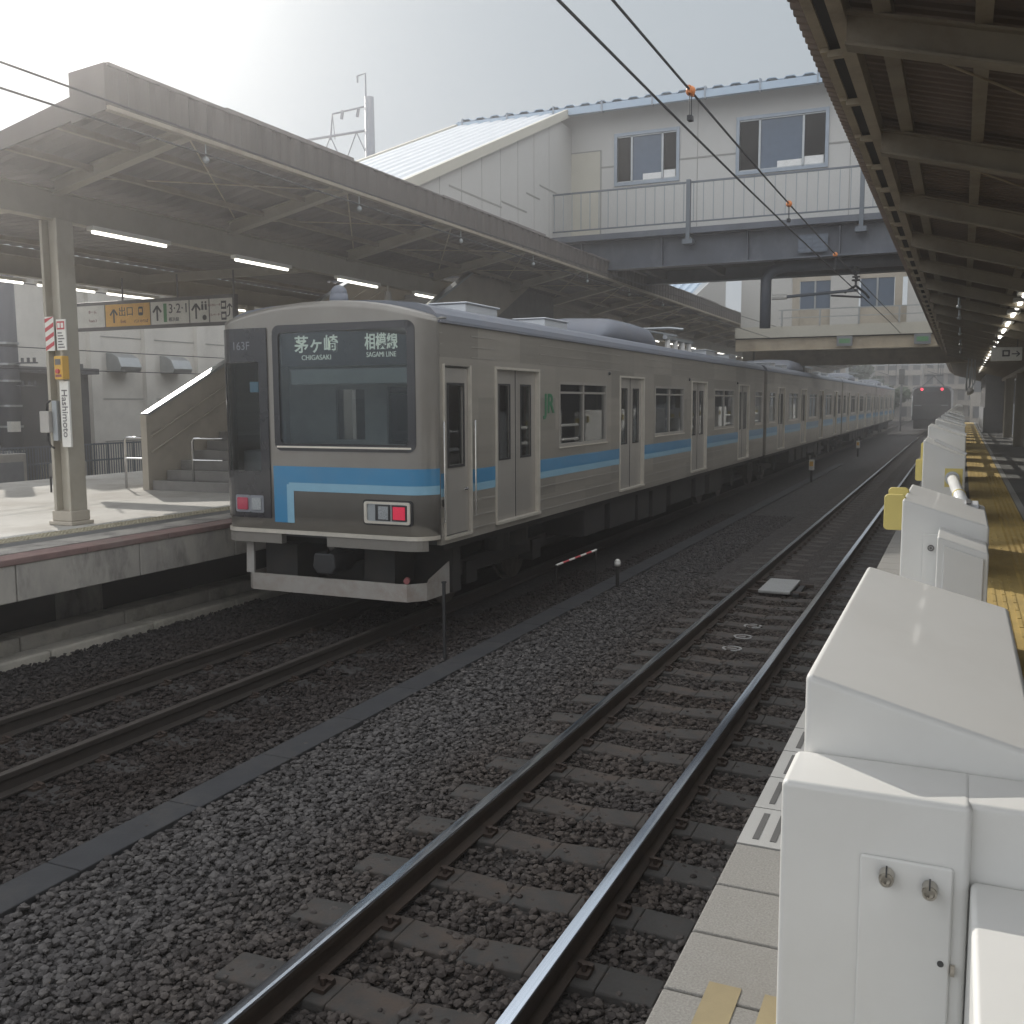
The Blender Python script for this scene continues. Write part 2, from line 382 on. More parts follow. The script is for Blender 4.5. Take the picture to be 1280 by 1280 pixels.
def stones(name, boxes, sz):
    t = (1+5**.5)/2
    iv = np.array([(-1,t,0),(1,t,0),(-1,-t,0),(1,-t,0),(0,-1,t),(0,1,t),(0,-1,-t),(0,1,-t),(t,0,-1),(t,0,1),(-t,0,-1),(-t,0,1)])/math.sqrt(1+t*t)
    fi = np.array([(0,11,5),(0,5,1),(0,1,7),(0,7,10),(0,10,11),(1,5,9),(5,11,4),(11,10,2),(10,7,6),(7,1,8),(3,9,4),(3,4,2),(3,2,6),(3,6,8),(3,8,9),(4,9,5),(2,4,11),(6,2,10),(8,6,7),(9,8,1)])
    P = []
    for x0, x1, y0, y1, z, d in boxes:
        n = int((x1-x0)*(y1-y0)*d); q = rng.random((n, 3)); P.append(np.c_[x0+q[:,0]*(x1-x0), y0+q[:,1]*(y1-y0), z + (q[:,2]-.5)*.035])
    P = np.vstack(P)
    dx = np.minimum(abs(P[:,0]-RC-.535), abs(P[:,0]-RC+.535)); dl = np.minimum(abs(P[:,0]-LC-.535), abs(P[:,0]-LC+.535))
    P = P[(dx > .075) & (dl > .075) & ((abs(P[:,0]+4.72) > .15) | (rng.random(len(P)) < .02))]
    # sleeper tops stay mostly clear
    on = ((abs(P[:,0]-RC) < 1.0) | (abs(P[:,0]-LC) < 1.0)) & (abs((P[:,1]+.3) % .6 - .3) < .135)
    P = P[~on | (rng.random(len(P)) < np.where(P[:,0] < -5, .9, .28))]
    n = len(P)
    s = sz*(.55+.9*rng.random((n,1))**1.5)*np.c_[.75+.6*rng.random(n), .75+.6*rng.random(n), .5+.4*rng.random(n)]
    a = rng.random(n)*6.283; tl = (rng.random(n)-.5)*1.2
    V = iv[None]*(1+.34*(rng.random((n,12,1))-.5))*s[:,None,:]
    c, sn = np.cos(tl)[:,None], np.sin(tl)[:,None]
    y, z = V[:,:,1]*c-V[:,:,2]*sn, V[:,:,1]*sn+V[:,:,2]*c
    c, sn = np.cos(a)[:,None], np.sin(a)[:,None]
    x = V[:,:,0]
    V = np.stack([x*c-y*sn, x*sn+y*c, z], 2) + P[:,None,:]
    F = (fi[None]+12*np.arange(n)[:,None,None]).reshape(-1)
    me = bpy.data.meshes.new(name); me.vertices.add(n*12); me.vertices.foreach_set('co', V.reshape(-1))
    me.loops.add(len(F)); me.loops.foreach_set('vertex_index', F); me.polygons.add(n*20)
    me.polygons.foreach_set('loop_start', np.arange(0, len(F), 3)); me.polygons.foreach_set('use_smooth', [False]*(n*20)); me.update(calc_edges=True); me.materials.append(MATS['ballast_stone'])
    o = bpy.data.objects.new(name, me); COL.objects.link(o); return o
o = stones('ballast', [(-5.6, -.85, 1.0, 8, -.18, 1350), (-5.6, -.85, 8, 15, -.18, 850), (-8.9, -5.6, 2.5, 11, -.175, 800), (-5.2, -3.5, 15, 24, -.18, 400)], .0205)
tag(o, 'grey crushed stone ballast covering the track bed', 'ballast', kind='stuff')

# sleepers: one prototype with its rail clips, then copies
def make_sleeper():
    t = thing('sleeper', 'grey concrete sleeper under the rails of the empty track by the safety barriers', 'sleeper', (RC, 1.5, 0), 'sleepers of the empty track')
    m = MB(); prof = [(-1.0,-.165),(-.72,-.155),(-.36,-.155),(0,-.172),(.36,-.155),(.72,-.155),(1.0,-.165)]
    for (xa, za), (xb, zb) in zip(prof[:-1], prof[1:]):
        m.hexa([(xa,-.15,-.36),(xb,-.15,-.36),(xb,.15,-.36),(xa,.15,-.36),(xa,-.115,za),(xb,-.115,zb),(xb,.115,zb),(xa,.115,za)])
    m.build('sleeper_body', 'sleeper', t, bevel=.012)
    for x in (-.535, .535):
        for s in (-1, 1):
            m = MB(); m.box(min(x+s*.07, x+s*.13), max(x+s*.07, x+s*.13), -.05, .05, -.155, -.135)
            m.tube([(x+s*.10, -.01, -.14), (x+s*.10, -.01, -.10)], .014, 6)
            m.bar((x+s*.13, .03, -.13), (x+s*.055, .03, -.122), .03, .016)
            m.build('rail_clip', 'clip', t)
    return t
s0 = make_sleeper(); y = 1.8
s0.location.y = .6
ys = [.6+.6*i for i in range(115)]
for yy in ys[1:]: dup(s0, (RC, yy, 0)) if yy < 26 else None
far0 = None
for yy in ys:
    if yy >= 26 and yy < 62:
        c = s0.copy(); COL.objects.link(c); c.location = (RC, yy, 0)
        for ch in s0.children:
            if ch.name.startswith('sleeper_body'):
                q = ch.copy(); COL.objects.link(q); q.parent = c
sd = None
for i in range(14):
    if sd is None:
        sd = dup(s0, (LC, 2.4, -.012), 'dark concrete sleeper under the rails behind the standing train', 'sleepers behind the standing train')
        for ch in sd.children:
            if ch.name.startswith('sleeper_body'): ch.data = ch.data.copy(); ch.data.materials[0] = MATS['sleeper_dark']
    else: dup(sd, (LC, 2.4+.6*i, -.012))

def rail(x, label, top='rail_top', web_m='rail_rust', y0=-5, y1=185):
    t = thing('rail', label, 'rail', (x, 0, 0))
    web = [(-.0635,-.153),(.0635,-.153),(.0635,-.142),(.012,-.125),(.009,-.05),(.0325,-.038),(.0325,-.012),(-.0325,-.012),(-.0325,-.038),(-.009,-.05),(-.012,-.125),(-.0635,-.142)]
    m = MB().prism(web, 'y', y0, y1); m.build('rail_web', web_m, t)
    m = MB().prism([(-.0325,-.0118),(.0325,-.0118),(.0318,-.003),(.029,-.0006),(.012,0),(-.012,0),(-.029,-.0006),(-.0318,-.003)], 'y', y0, y1); m.build('running_surface', top, t)
rail(RC+.535, 'polished blue-shining rail nearest the barrier platform')
rail(RC-.535, 'thin bright rail on the gravel side of the empty track')
rail(LC+.535, 'dull rail under the train, on the gravel side', 'rail_dull', 'rail_dark')
rail(LC-.535, 'rusty rail under the train, beside the far platform', 'rail_dull', 'rail_dark')

# cable troughs
m = MB()
for i in range(-4, 45): m.box(-4.86, -4.58, i*1.0+.004, i*1.0+.996, -.3, -.155)
t = thing('cable_trough', 'dark flat concrete cable trough running through the gravel between the tracks', 'cable trough'); m.build('trough_lid', 'trough', t, bevel=.008)
for x0, x1, zt, la in ((-9.66, -9.30, .02, 'upper pale concrete trough along the foot of the far platform'), (-9.12, -8.84, -.08, 'lower mossy concrete trough along the foot of the far platform')):
    t = thing('cable_trough', la, 'cable trough'); m = MB()
    for i in range(0, 16):
        m.box(x0, x1, i*1.5+.006, i*1.5+1.494, -.35, zt)
    m.build('trough_lid', 'trough_old', t, bevel=.03)

# small things in the four-foot and the six-foot
t = thing('track_beacon', 'pale flat transponder plate lying between the rails of the empty track', 'track beacon', (-2.28, 14.4, 0))
m = MB(); m.box(-.22, .22, -.5, .5, -.12, -.07); m.build('beacon_plate', 'slot_plate', t, bevel=.015)
m = MB(); m.box(-.42, -.225, -.38, -.28, -.14, -.10); m.box(-.42, -.225, .28, .38, -.14, -.10); m.box(.225, .42, -.38, -.28, -.14, -.1); m.box(.225, .42, .28, .38, -.14, -.1); each(m, 'bracket', 'clip', t)
m = MB(); m.box(.25, .32, -.45, .45, -.15, -.11); m.build('cable_duct', 'rubber', t)
for i, yy in enumerate((10.8, 11.4, 12.0)):
    t = thing('sleeper_marking', ['nearest white painted ring on a sleeper', 'middle white painted ring on a sleeper', 'white painted ring on a sleeper nearest the transponder plate'][i], 'painted mark', (-2.21, yy, -.168), 'white rings painted on sleepers')
    m = MB(); n = 20
    for k in range(n):
        a, b = 2*math.pi*k/n, 2*math.pi*(k+1)/n
        m.hexa([(.085*math.cos(a), .085*math.sin(a), -.004), (.11*math.cos(a), .11*math.sin(a), -.004), (.11*math.cos(b), .11*math.sin(b), -.004), (.085*math.cos(b), .085*math.sin(b), -.004),
                (.085*math.cos(a), .085*math.sin(a), .004), (.11*math.cos(a), .11*math.sin(a), .004), (.11*math.cos(b), .11*math.sin(b), .004), (.085*math.cos(b), .085*math.sin(b), .004)])
    m.box(-.05, .05, -.01, .01, -.004, .004)
    m.build('ring', 'slot_plate', t)
t = thing('marker_post', 'short dark marker post with a white domed head in the gravel', 'marker post', (-4.51, 13.74, -.2))
m = MB().tube([(0,0,-.1),(0,0,.36)], .028, 10); m.build('post', 'under_dark', t)
m = MB().tube([(0,0,.36),(0,0,.42)], [.045,.045], 12).sphere((0,0,.42), .045, 12, 6); m.build('head', 'porcelain', t, smooth=True)
for (x, yy, la) in ((-4.56, 34.8, 'small white and yellow shunting post beside the train, the nearer of two'), (-4.61, 51.9, 'small yellow shunting post beside the train, the farther of two')):
    t = thing('shunting_marker', la, 'marker post', (x, yy, -.2))
    MB().box(-.04, .04, -.04, .04, -.1, .42).build('post', 'under_dark', t); MB().box(-.085, .085, -.06, .06, .42, .78).build('lamp_box', 'porcelain', t, bevel=.02)
    MB().box(-.06, .06, -.075, -.061, .56, .72).build('lamp_face', 'button_yellow', t)
t = thing('barrier_bar', 'low red and white striped bar on two thin legs beside the train', 'barrier bar', (0,0,-.2))
a, b = Vector((-5.0, 12.55, .52)), Vector((-4.97, 14.1, .52))
for k in range(7):
    p = a.lerp(b, k/7); q = a.lerp(b, (k+1)/7); MB().tube([p, q], .016, 8).build('striped_bar', 'sign_white' if k % 2 == 0 else 'sign_red', t)
for p in (a, b): MB().tube([(p.x, p.y, -.1), p], .013, 8).build('leg', 'under_dark', t)
t = thing('steel_stake', 'thin dark steel stake upright in the gravel near the train corner', 'stake', (-4.9, 9.1, -.2))
MB().box(-.014, .014, -.014, .014, -.1, .86).build('stake_shaft', 'rubber', t); MB().box(-.02, .02, -.02, .02, .86, .88).build('stake_cap', 'rubber', t)

# ------------------------------------------------------------------ right platform
EX = -.655
m = MB(); m.box(EX+.36, 7.5, -4, 76, -.6, 1.02); struct(m.build('platform', 'platform_dark'))
m = MB(); m.box(EX+.12, EX+.36, -4, 76, -.6, .86); struct(m.build('platform_wall', 'old_concrete'))
# coping stones: joints at 2.40, 2.71, 3.02, 3.34 then slotted plates
m = MB(); js = [-4+.31*i for i in range(0, 21)] + [2.40, 2.71, 3.02, 3.34]
js = sorted(j for j in js if j <= 2.1) + [2.40, 2.71, 3.02, 3.34]
for a, b in zip(js[:-1], js[1:]): m.box(EX, EX+.36, a+.003, b-.003, .86, 1.0205)
struct(m.build('platform_coping', 'coping', bevel=.008))
m = MB(); m.use('slot_plate'); yy = 3.343
while yy < 7.4:
    m.box(EX, EX+.36, yy+.003, yy+.33, .86, 1.0205); yy += .335
m.use('slot_dark'); yy = 3.343
while yy < 7.4:
    for k in range(5): m.box(EX+.045+.06*k, EX+.066+.06*k, yy+.05, yy+.285, 1.0206, 1.0225)
    yy += .335
struct(m.build('gap_plate', None))
m = MB()
for i in range(0, 190): m.box(EX, EX+.36, 7.42+.36*i, 7.42+.36*i+.354, .86, 1.0205)
struct(m.build('platform_coping', 'coping', bevel=.008))
for x, w, la in ((-.505, .085, 'brown tape strip stuck on the platform edge, left one of two'), (-.365, .075, 'brown tape strip stuck on the platform edge, beside the barrier')):
    m = MB(); m.box(x-w/2, x+w/2, 1.2, 2.47, 1.0215, 1.0235); o = m.build('tape_strip', 'tape_brown'); tag(o, la, 'tape', 'brown tape strips')
# tactile paving: rows of raised bars on yellow tiles
m = MB(); y0 = 2.0
m.box(.17, .77, -4, 75.9, 1.018, 1.028)
for i in range(250):
    yy = -2+.302*i
    if yy > 45: break
    for c in (.17, .473):
        if c == .17:
            for k in range(4): m.box(c+.035+.07*k, c+.06+.07*k, yy+.012, yy+.288, 1.028, 1.0325)
        elif yy < 22:
            for k in range(5):
                for q in range(5):
                    x, z = c+.035+.056*k, yy+.035+.056*q
                    m.box(x-.012, x+.012, z-.012, z+.012, 1.028, 1.0325)
o = m.build('tactile_paving', 'tactile'); struct(o)
m = MB(); m.box(.785, .87, -4, 75.9, 1.018, 1.0265); struct(m.build('platform_line', 'slot_plate'))

# ------------------------------------------------------------------ left platform
LX = -8.57
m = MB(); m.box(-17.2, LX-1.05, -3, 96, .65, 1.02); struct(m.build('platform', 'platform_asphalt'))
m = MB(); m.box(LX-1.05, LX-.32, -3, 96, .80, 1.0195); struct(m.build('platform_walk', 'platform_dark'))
# underside supports: recessed wall and the hanging concrete lip
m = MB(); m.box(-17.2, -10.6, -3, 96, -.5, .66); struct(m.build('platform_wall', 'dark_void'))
m = MB()
for i in range(0, 60): m.box(LX-1.2, LX, -3+1.65*i+.006, -3+1.65*i+1.644, .58, .96)
struct(m.build('platform_wall', 'old_concrete', bevel=.012))
m = MB()
for i in range(0, 60): m.box(LX-.30, LX+.012, -3+1.2*i+.005, -3+1.2*i+1.195, .955, 1.022)
struct(m.build('platform_edge', 'edge_red', bevel=.008))
m = MB(); m.box(LX-.75, LX-.32, -3, 96, 1.018, 1.0245); struct(m.build('platform_line', 'old_concrete'))
m = MB(); m.box(LX-1.35, LX-1.055, -3, 60, 1.018, 1.028)
for i in range(20, 62):
    yy = .3*i
    for k in range(5):
        for q in range(5): m.box(LX-1.33+.056*k, LX-1.306+.056*k, yy+.03+.056*q, yy+.054+.056*q, 1.028, 1.034)
struct(m.build('tactile_paving', 'left_tactile'))
for i in range(14):
    m = MB(); m.box(-10.5, -10.1, 3+6*i, 3.4+6*i, -.5, .66); struct(m.build('platform_pier', 'old_concrete'))
# ------------------------------------------------------------------ left platform canopy
T = thing
cv = T('platform_canopy', 'long butterfly canopy with corrugated fascia over the far platform behind the train', 'canopy')
CY0, CY1 = 7.95, 92.
VX = (-10.4, -15.4)
# corrugated roof: right wing, centre valley, left wing (open over the stairs)
def wing(name, xa, za, xb, zb, y0, y1):
    m = MB(); ribs(m, y0, y1, .25, .035, lambda t, h: (xa, t, za+h), lambda t, h: (xb, t, zb+h)); return m.build(name, 'roof_sheet_left', cv, solid=.012)
wing('roof_sheet', -8.16, 5.80, -10.4, 5.34, CY0, CY1)
wing('roof_sheet', -10.4, 5.34, -12.9, 5.30, CY0, 16.2); wing('roof_sheet', -12.9, 5.30, -15.4, 5.34, CY0, 16.2)
wing('roof_sheet', -10.4, 5.34, -12.9, 5.30, 16.2, 19.2); wing('roof_sheet', -12.9, 5.30, -15.4, 5.34, 16.2, 19.2); wing('roof_sheet', -13.4, 5.30, -15.4, 5.34, 19.2, CY1); wing('roof_sheet', -10.4, 5.34, -13.4, 5.30, 26.2, CY1)
wing('roof_sheet', -15.4, 5.34, -17.1, 6.22, CY0, CY1)
# corrugated vertical fascia with its bottom trim
m = MB(); ribs(m, CY0, CY1, .30, .028, lambda t, h: (-8.14+h, t, 5.60), lambda t, h: (-8.14+h, t, 6.0)); m.build('fascia', 'fascia', cv, solid=.012)
m = MB(); m.box(-8.17, -8.085, CY0-.02, CY1, 5.555, 5.60); m.build('fascia_trim', 'beige_dark', cv)
m = MB()
t0 = CY0
while t0 < CY1-1:
    m.box(-8.19, -8.09, t0, min(t0+.9, CY1), 5.995, 6.028 + .016*((int(t0*7) % 3)-1)); t0 += .905
m.build('fascia_capping', 'roof_sheet_left', cv)
m = MB(); m.hexa([(-8.12,CY0-.03,5.56),(-8.12,CY0,5.56),(-8.62,CY0,5.47),(-8.62,CY0-.03,5.47),(-8.12,CY0-.03,6.02),(-8.12,CY0,6.02),(-8.62,CY0,5.98),(-8.62,CY0-.03,5.98)])
m.hexa([(-8.62,CY0-.03,5.5),(-8.62,CY0,5.5),(-10.4,CY0,5.2),(-10.4,CY0-.03,5.2),(-8.62,CY0-.03,5.74),(-8.62,CY0,5.74),(-10.4,CY0,5.36),(-10.4,CY0-.03,5.36)])
m.build('end_fascia', 'fascia', cv)
for x in VX:
    m = MB(); m.box(x-.09, x+.09, CY0+.02, CY1-.02, 4.83, 4.845); m.box(x-.012, x+.012, CY0+.02, CY1-.02, 4.845, 5.175); m.box(x-.09, x+.09, CY0+.02, CY1-.02, 5.175, 5.19)
    m.build('longitudinal_beam', 'beige_steel', cv)
MB().box(-15.43, -15.37, CY0+.02, CY1-.02, 5.192, 5.335).build('closing_board', 'beige_steel', cv)
for x, z in ((-9.0, 5.58), (-9.75, 5.43), (-11.6, 5.27), (-14.2, 5.27)):
    if x in (-11.6,): ys_ = [(CY0+.03, 16.1)]
    else: ys_ = [(CY0+.03, CY1-.05)]
    m = MB()
    for a, b in ys_: m.box(x-.035, x+.035, a, b, z-.075, z-.005)
    m.build('purlin', 'beige_dark', cv)
RY = [9.24+3.25*i for i in range(26)]
def rafter(y):
    m = MB()
    a, b = (-10.38, 5.235), (-8.2, 5.66)
    for o0, o1, w in ((-.10, -.085, .07), (-.085, .075, .008), (.075, .09, .07)):
        m.hexa([(a[0],y-w,a[1]+o0),(b[0],y-w,b[1]+o0*.7),(b[0],y+w,b[1]+o0*.7),(a[0],y+w,a[1]+o0),(a[0],y-w,a[1]+o1),(b[0],y-w,b[1]+o1*.7),(b[0],y+w,b[1]+o1*.7),(a[0],y+w,a[1]+o1)])
    return m
r0 = rafter(0).build('rafter', 'beige_steel', cv, (0, RY[0], 0))
for yy in RY[1:]: dup(r0, (0, yy, 0), parent=cv)
m = MB().box(-15.39, -10.4, -.05, .05, 5.0, 5.16); b0 = m.build('cross_beam', 'beige_steel', cv, (0, RY[0], 0))
for yy in RY[2::2]: dup(b0, (0, yy, 0), parent=cv)
m = MB()
for i, (a, b) in enumerate(zip(RY[:-1], RY[1:])):
    if i > 8: break
    m.tube([(-10.2, a+.1, 5.36), (-8.3, b-.1, 5.6)], .011, 6); m.tube([(-10.2, b-.1, 5.36), (-8.3, a+.1, 5.6)], .011, 6)
m.build('brace_rod', 'purlin_beige', cv)
# columns: welded box of two channels
def column_mb(h0=1.02, h1=4.83):
    m = MB(); m.box(-.15, -.10, -.13, .13, h0, h1); m.box(.10, .15, -.13, .13, h0, h1); m.box(-.10, .10, -.035, .035, h0, h1)
    return m
c0 = column_mb().build('column', 'beige_steel', cv, (VX[0], RY[0], 0), bevel=.008)
cb = MB().box(-.2, .2, -.18, .18, 1.02, 1.07).box(-.17, .17, -.15, .15, 1.07, 1.20).build('column_base', 'stair_brown', c0, bevel=.01)
for x in VX:
    for i in range(0, 26, 3):
        if x == VX[0] and i == 0: continue
        if x == VX[0] and 13.8 < RY[i] < 27: continue
        dup(c0, (x, RY[i], 0), parent=cv)
# small round knobs (insulated hooks) under the fascia
for i, yy in enumerate(RY[:7]):
    MB().tube([(-8.16, yy+.2, 5.56), (-8.16, yy+.2, 5.40)], .008, 6).sphere((-8.16, yy+.2, 5.38), .04, 8, 5).build('roof_hook', 'galv', cv)

# tube lamps along both beams of the left canopy
def lamp(x, y, z, label, group, L=1.3):
    t = T('tube_lamp', label, 'lamp', (x, y, z), group)
    MB().box(-.06, .06, -L/2-.04, L/2+.04, .03, .085).build('lamp_housing', 'sign_white', t)
    MB().tube([(0, -L/2, .012), (0, L/2, .012)], .022, 8).build('tube', 'tube_light', t, smooth=True)
    return t
l0 = lamp(-10.3, 10.37, 4.745, 'lit white tube lamp on the long beam nearest the train, far platform canopy', 'tube lamps over the far platform edge')
for i in range(1, 22): dup(l0, (-10.3, 10.37+2.78*i, 4.745))
l1 = lamp(-15.4, 9.0, 4.70, 'lit white tube lamp on the back beam of the far platform canopy', 'tube lamps at the back of the far platform')
for i in range(1, 12): dup(l1, (-15.4, 9.0+1.62*i, 4.70))
for i in range(4):
    t = T('camera_dome', 'small pale loudspeaker hanging under the far canopy beam', 'loudspeaker', (-10.25, 16.9+7*i, 4.6), 'loudspeakers under the far canopy')
    MB().tube([(0,0,.23),(0,0,.08)], .02, 8).build('hanger', 'beige_steel', t); MB().tube([(0,0,.1),(0,0,-.10)], [.06, .085], 12).build('horn', 'box_grey', t)

# ------------------------------------------------------------------ what hangs on the first column of the left platform (x -10.4, y 9.24)
PX, PY = VX[0], RY[0]
def board(name, label, cat, x0, x1, y, z0, z1, m, th=.02, group=None):
    t = T(name, label, cat, ((x0+x1)/2, y, z0), group); w = (x1-x0)/2
    MB().box(-w, w, -th, 0, 0, z1-z0).build('board', m, t, bevel=.004); return t
t = T('warning_band', 'red and white diagonally striped panel on the beige column', 'striped panel', (PX-.035, PY-.14, 3.22)); w, h = .075, .42
MB().box(-w, w, -.012, 0, 0, h).build('panel', 'sign_white', t)
m = MB()
for k in range(4):
    z = .0+.115*k; m.hexa([(-w+.002,-.0145,z),(w-.002,-.0145,z+.07),(w-.002,-.0125,z+.07),(-w+.002,-.0125,z),(-w+.002,-.0145,z+.05),(w-.002,-.0145,min(h, z+.12)),(w-.002,-.0125,min(h, z+.12)),(-w+.002,-.0125,z+.05)])
m.build('stripes', 'sign_red', t)
t = board('notice', 'white notice with a red headed picture on the beige column', 'notice', PX+.11, PX+.27, PY-.16, 3.22, 3.60, 'sign_white')
MB().box(-.065, .065, -.0225, -.0205, .255, .355).build('red_panel', 'sign_red', t)
MB().box(-.05, -.008, -.0245, -.0228, .275, .335).box(.008, .05, -.0245, -.0228, .275, .335).build('pictogram', 'sign_white', t)
m = MB()
for k in range(6): m.box(-.055, .055-.02*(k % 3), -.0225, -.0205, .03+.035*k, .045+.035*k)
m.build('text_lines', 'sign_frame', t)
t = T('emergency_button', 'yellow emergency button box on the beige column', 'button box', (PX+.19, PY-.16, 2.86))
MB().box(-.07, .07, -.09, .02, 0, .29).build('box', 'button_yellow', t, bevel=.012); MB().box(-.045, .045, -.094, -.0905, .18, .25).build('label_plate', 'sign_frame', t)
MB().tube([(0, -.09, .10), (0, -.115, .10)], .028, 12).build('button', 'sign_red', t); MB().box(-.05, .05, -.0935, -.0905, .03, .06).build('caption', 'sign_redink', t)
t = T('station_name_plate', 'tall white station name plate reading Hashimoto downwards on the column', 'name plate', (PX+.20, PY-.16, 2.02))
MB().box(-.075, .075, -.03, 0, 0, .82).build('plate', 'sign_white', t, bevel=.004); text('Hashimoto', .135, 'sign_frame', 'lettering', t, (0, -.0315, .42), (R(90), R(90), 0), wt=.001)
t = T('switch_box', 'small grey switch box strapped to the beige column', 'switch box', (PX-.06, PY-.17, 2.20))
MB().box(-.10, .06, -.10, .0, 0, .27).build('case', 'box_grey', t, bevel=.01); MB().box(.07, .15, -.05, .0, -.1, .4).build('cable_cover', 'galv', t)
MB().tube([(-.02,-.05,0),(-.02,-.06,-.1),(.02,-.06,-.16),(.06,-.03,-.2)], .012, 8).tube([(-.02,-.05,.27),(0,-.06,.36),(.05,-.05,.4)], .012, 8).build('cable', 'rubber', t, smooth=True)
MB().box(.02, .04, -.10, -.085, -.75, -.55).build('tag', 'rubber', t)

# overhead direction sign
SY = 15.0
t = T('direction_sign', 'long white overhead direction sign with a yellow exit panel hanging over the far platform', 'direction sign', (-12.38, SY, 4.02))
L = 4.25; MB().box(-L, 0, -.06, .06, 0, .56).build('sign_case', 'sign_frame', t, bevel=.01)
segs = [(-L+.03, -3.23, 'sign_white'), (-3.20, -2.05, 'sign_yellow'), (-2.02, -1.08, 'sign_white'), (-1.05, -.60, 'sign_white'), (-.57, -.04, 'sign_white')]
for a, b, mm in segs: MB().box(a, b, -.068, -.0605, .06, .49).build('panel', mm, t)
def arrow(cx, cz, s, par, y=-.0695, ink='sign_ink', dirn=(0, 1), name='arrow'):
    d = Vector((dirn[0], 0, dirn[1])).normalized(); q = Vector((d.z, 0, -d.x)); c = Vector((cx, y, cz)); m = MB()
    def bar(p, r, w):
        e = (r-p).normalized(); n = Vector((e.z, 0, -e.x))*w/2; b0, b1 = p-n, p+n; c0, c1 = r-n, r+n
        m.prism([(v.x, v.z) for v in (b0, b1, c1, c0)], 'y', y-.001, y+.001)
    bar(c-d*s*.5, c+d*s*.45, s*.14); bar(c+d*s*.5+d*.0, c+q*s*.36+d*s*.08, s*.14); bar(c+d*s*.5, c-q*s*.36+d*s*.08, s*.14)
    return m.build(name, ink, par)
arrow(-2.98, .26, .26, t); arrow(-1.86, .27, .28, t); arrow(-.90, .27, .28, t)
RX = (R(90), 0, 0)
text('出口', .20, 'sign_ink', 'lettering', t, (-2.66, -.070, .33), RX); text('Exit', .09, 'sign_redink', 'lettering', t, (-2.74, -.070, .15), RX)
m = MB(); m.prism(rrect(-2.34, -2.22, .25, .42, .03), 'y', -.0705, -.0685); m.build('bus_symbol', 'sign_ink', t); MB().box(-2.32, -2.24, -.072, -.0706, .31, .38).build('bus_window', 'sign_yellow', t)
text('バス のりば', .07, 'sign_redink', 'lettering', t, (-2.28, -.070, .14), RX)
MB().box(-1.70, -1.62, -.0705, -.0685, .10, .45).build('line_mark', 'sign_green', t)
text('3·2·1', .25, 'sign_ink', 'lettering', t, (-1.33, -.070, .34), RX); text('横浜線', .085, 'sign_ink', 'lettering', t, (-1.45, -.070, .14), RX)
m = MB()
for x in (-.745, -.665): m.box(x-.025, x+.025, -.0705, -.0685, .29, .40); m.prism([(x+.022*math.cos(2*math.pi*k/10), .43+.022*math.sin(2*math.pi*k/10)) for k in range(10)], 'y', -.0705, -.0685)
m.build('toilet_symbol', 'sign_ink', t)
m = MB(); m.prism([(-.70+.05*math.cos(2*math.pi*k/16), .15+.05*math.sin(2*math.pi*k/16)) for k in range(16)], 'y', -.0705, -.0685); m.build('wheelchair_symbol', 'sign_ink', t)
for z in (.29, .09): MB().box(-.30, -.18, -.0705, -.0685, z, z+.15).build('pictogram', 'sign_ink', t); MB().box(-.28, -.20, -.072, -.0707, z+.04, z+.11).build('pictogram', 'sign_white', t)
text('エスカレーター', .052, 'sign_redink', 'lettering', t, (-.44, -.070, .37), RX); text('エレベーター', .052, 'sign_redink', 'lettering', t, (-.44, -.070, .19), RX)
arrow(-.10, .30, .16, t); MB().tube([(-.10,-.070,.24),(-.105,-.070,.19),(-.13,-.070,.16),(-.165,-.070,.155)], .011, 6).build('arrow_tail', 'sign_ink', t)
text('ホーム', .075, 'sign_redink', 'lettering', t, (-3.55, -.070, .36), RX); text('Track 3', .07, 'sign_redink', 'lettering', t, (-3.55, -.070, .19), RX)
for x in (-.05, -1.4, -2.8, -4.1): MB().tube([(x, 0, .56), (x, 0, 1.0)], .018, 8).build('hanger', 'sign_frame', t)

# ------------------------------------------------------------------ stairs on the left platform
SX0, SX1, SY0 = -13.25, -10.1, 13.5
st = T('station_stairs', 'covered stairs with a brown side panel rising from the far platform behind the train', 'stairs')
m = MB(); n = 33
for i in range(n): m.box(SX0+.1, SX1-.1, SY0+.36*i, SY0+.36*(n), 1.02+.165*i+.001, 1.02+.165*(i+1))
m.build('steps', 'step_grey', st)
m = MB()
for i in range(14): m.box(SX0+.11, SX1-.11, SY0+.36*i-.004, SY0+.36*i+.05, 1.02+.165*(i+1), 1.02+.165*(i+1)+.006)
m.build('step_nosing', 'slot_plate', st)
sl = .165/.36
for x in (SX0, SX1):
    y1 = SY0+.36*n
    m = MB(); m.prism([(SY0, 1.06), (SY0+.35, 1.06), (y1, 1.06+sl*(y1-SY0-.35)), (y1, 2.34+sl*(y1-SY0)), (SY0, 2.34)], 'x', x-.05, x+.05); m.build('side_panel', 'stair_brown', st)
    m = MB().bar((x, SY0-.02, 2.365), (x, y1, 2.365+sl*(y1-SY0)), .16, .05); m.build('panel_capping', 'galv', st)
    m = MB().box(x-.07, x+.07, SY0-.06, SY0+.06, 1.02, 2.36); m.build('newel', 'stair_brown', st)
    s = 1 if x == SX0 else -1
    for h in (.62, .9): MB().tube([(x+s*.12, SY0, 1.08+h), (x+s*.12, y1, 1.08+h+sl*(y1-SY0))], .02, 8).build('handrail', 'stair_brown', st)
def hoop(x, y, label, x1):
    t = T('handrail_hoop', label, 'handrail', (0,0,1.02)); z = .93
    MB().tube([(x, y, 0), (x, y, z-.05), (x+.04, y, z), (x1, y+.02, z)], .021, 10).build('rail_tube', 'chrome', t, smooth=True)
    MB().tube([(x, y, .55), (x1, y+.02, .55)], .018, 8).build('cross_tube', 'chrome', t)
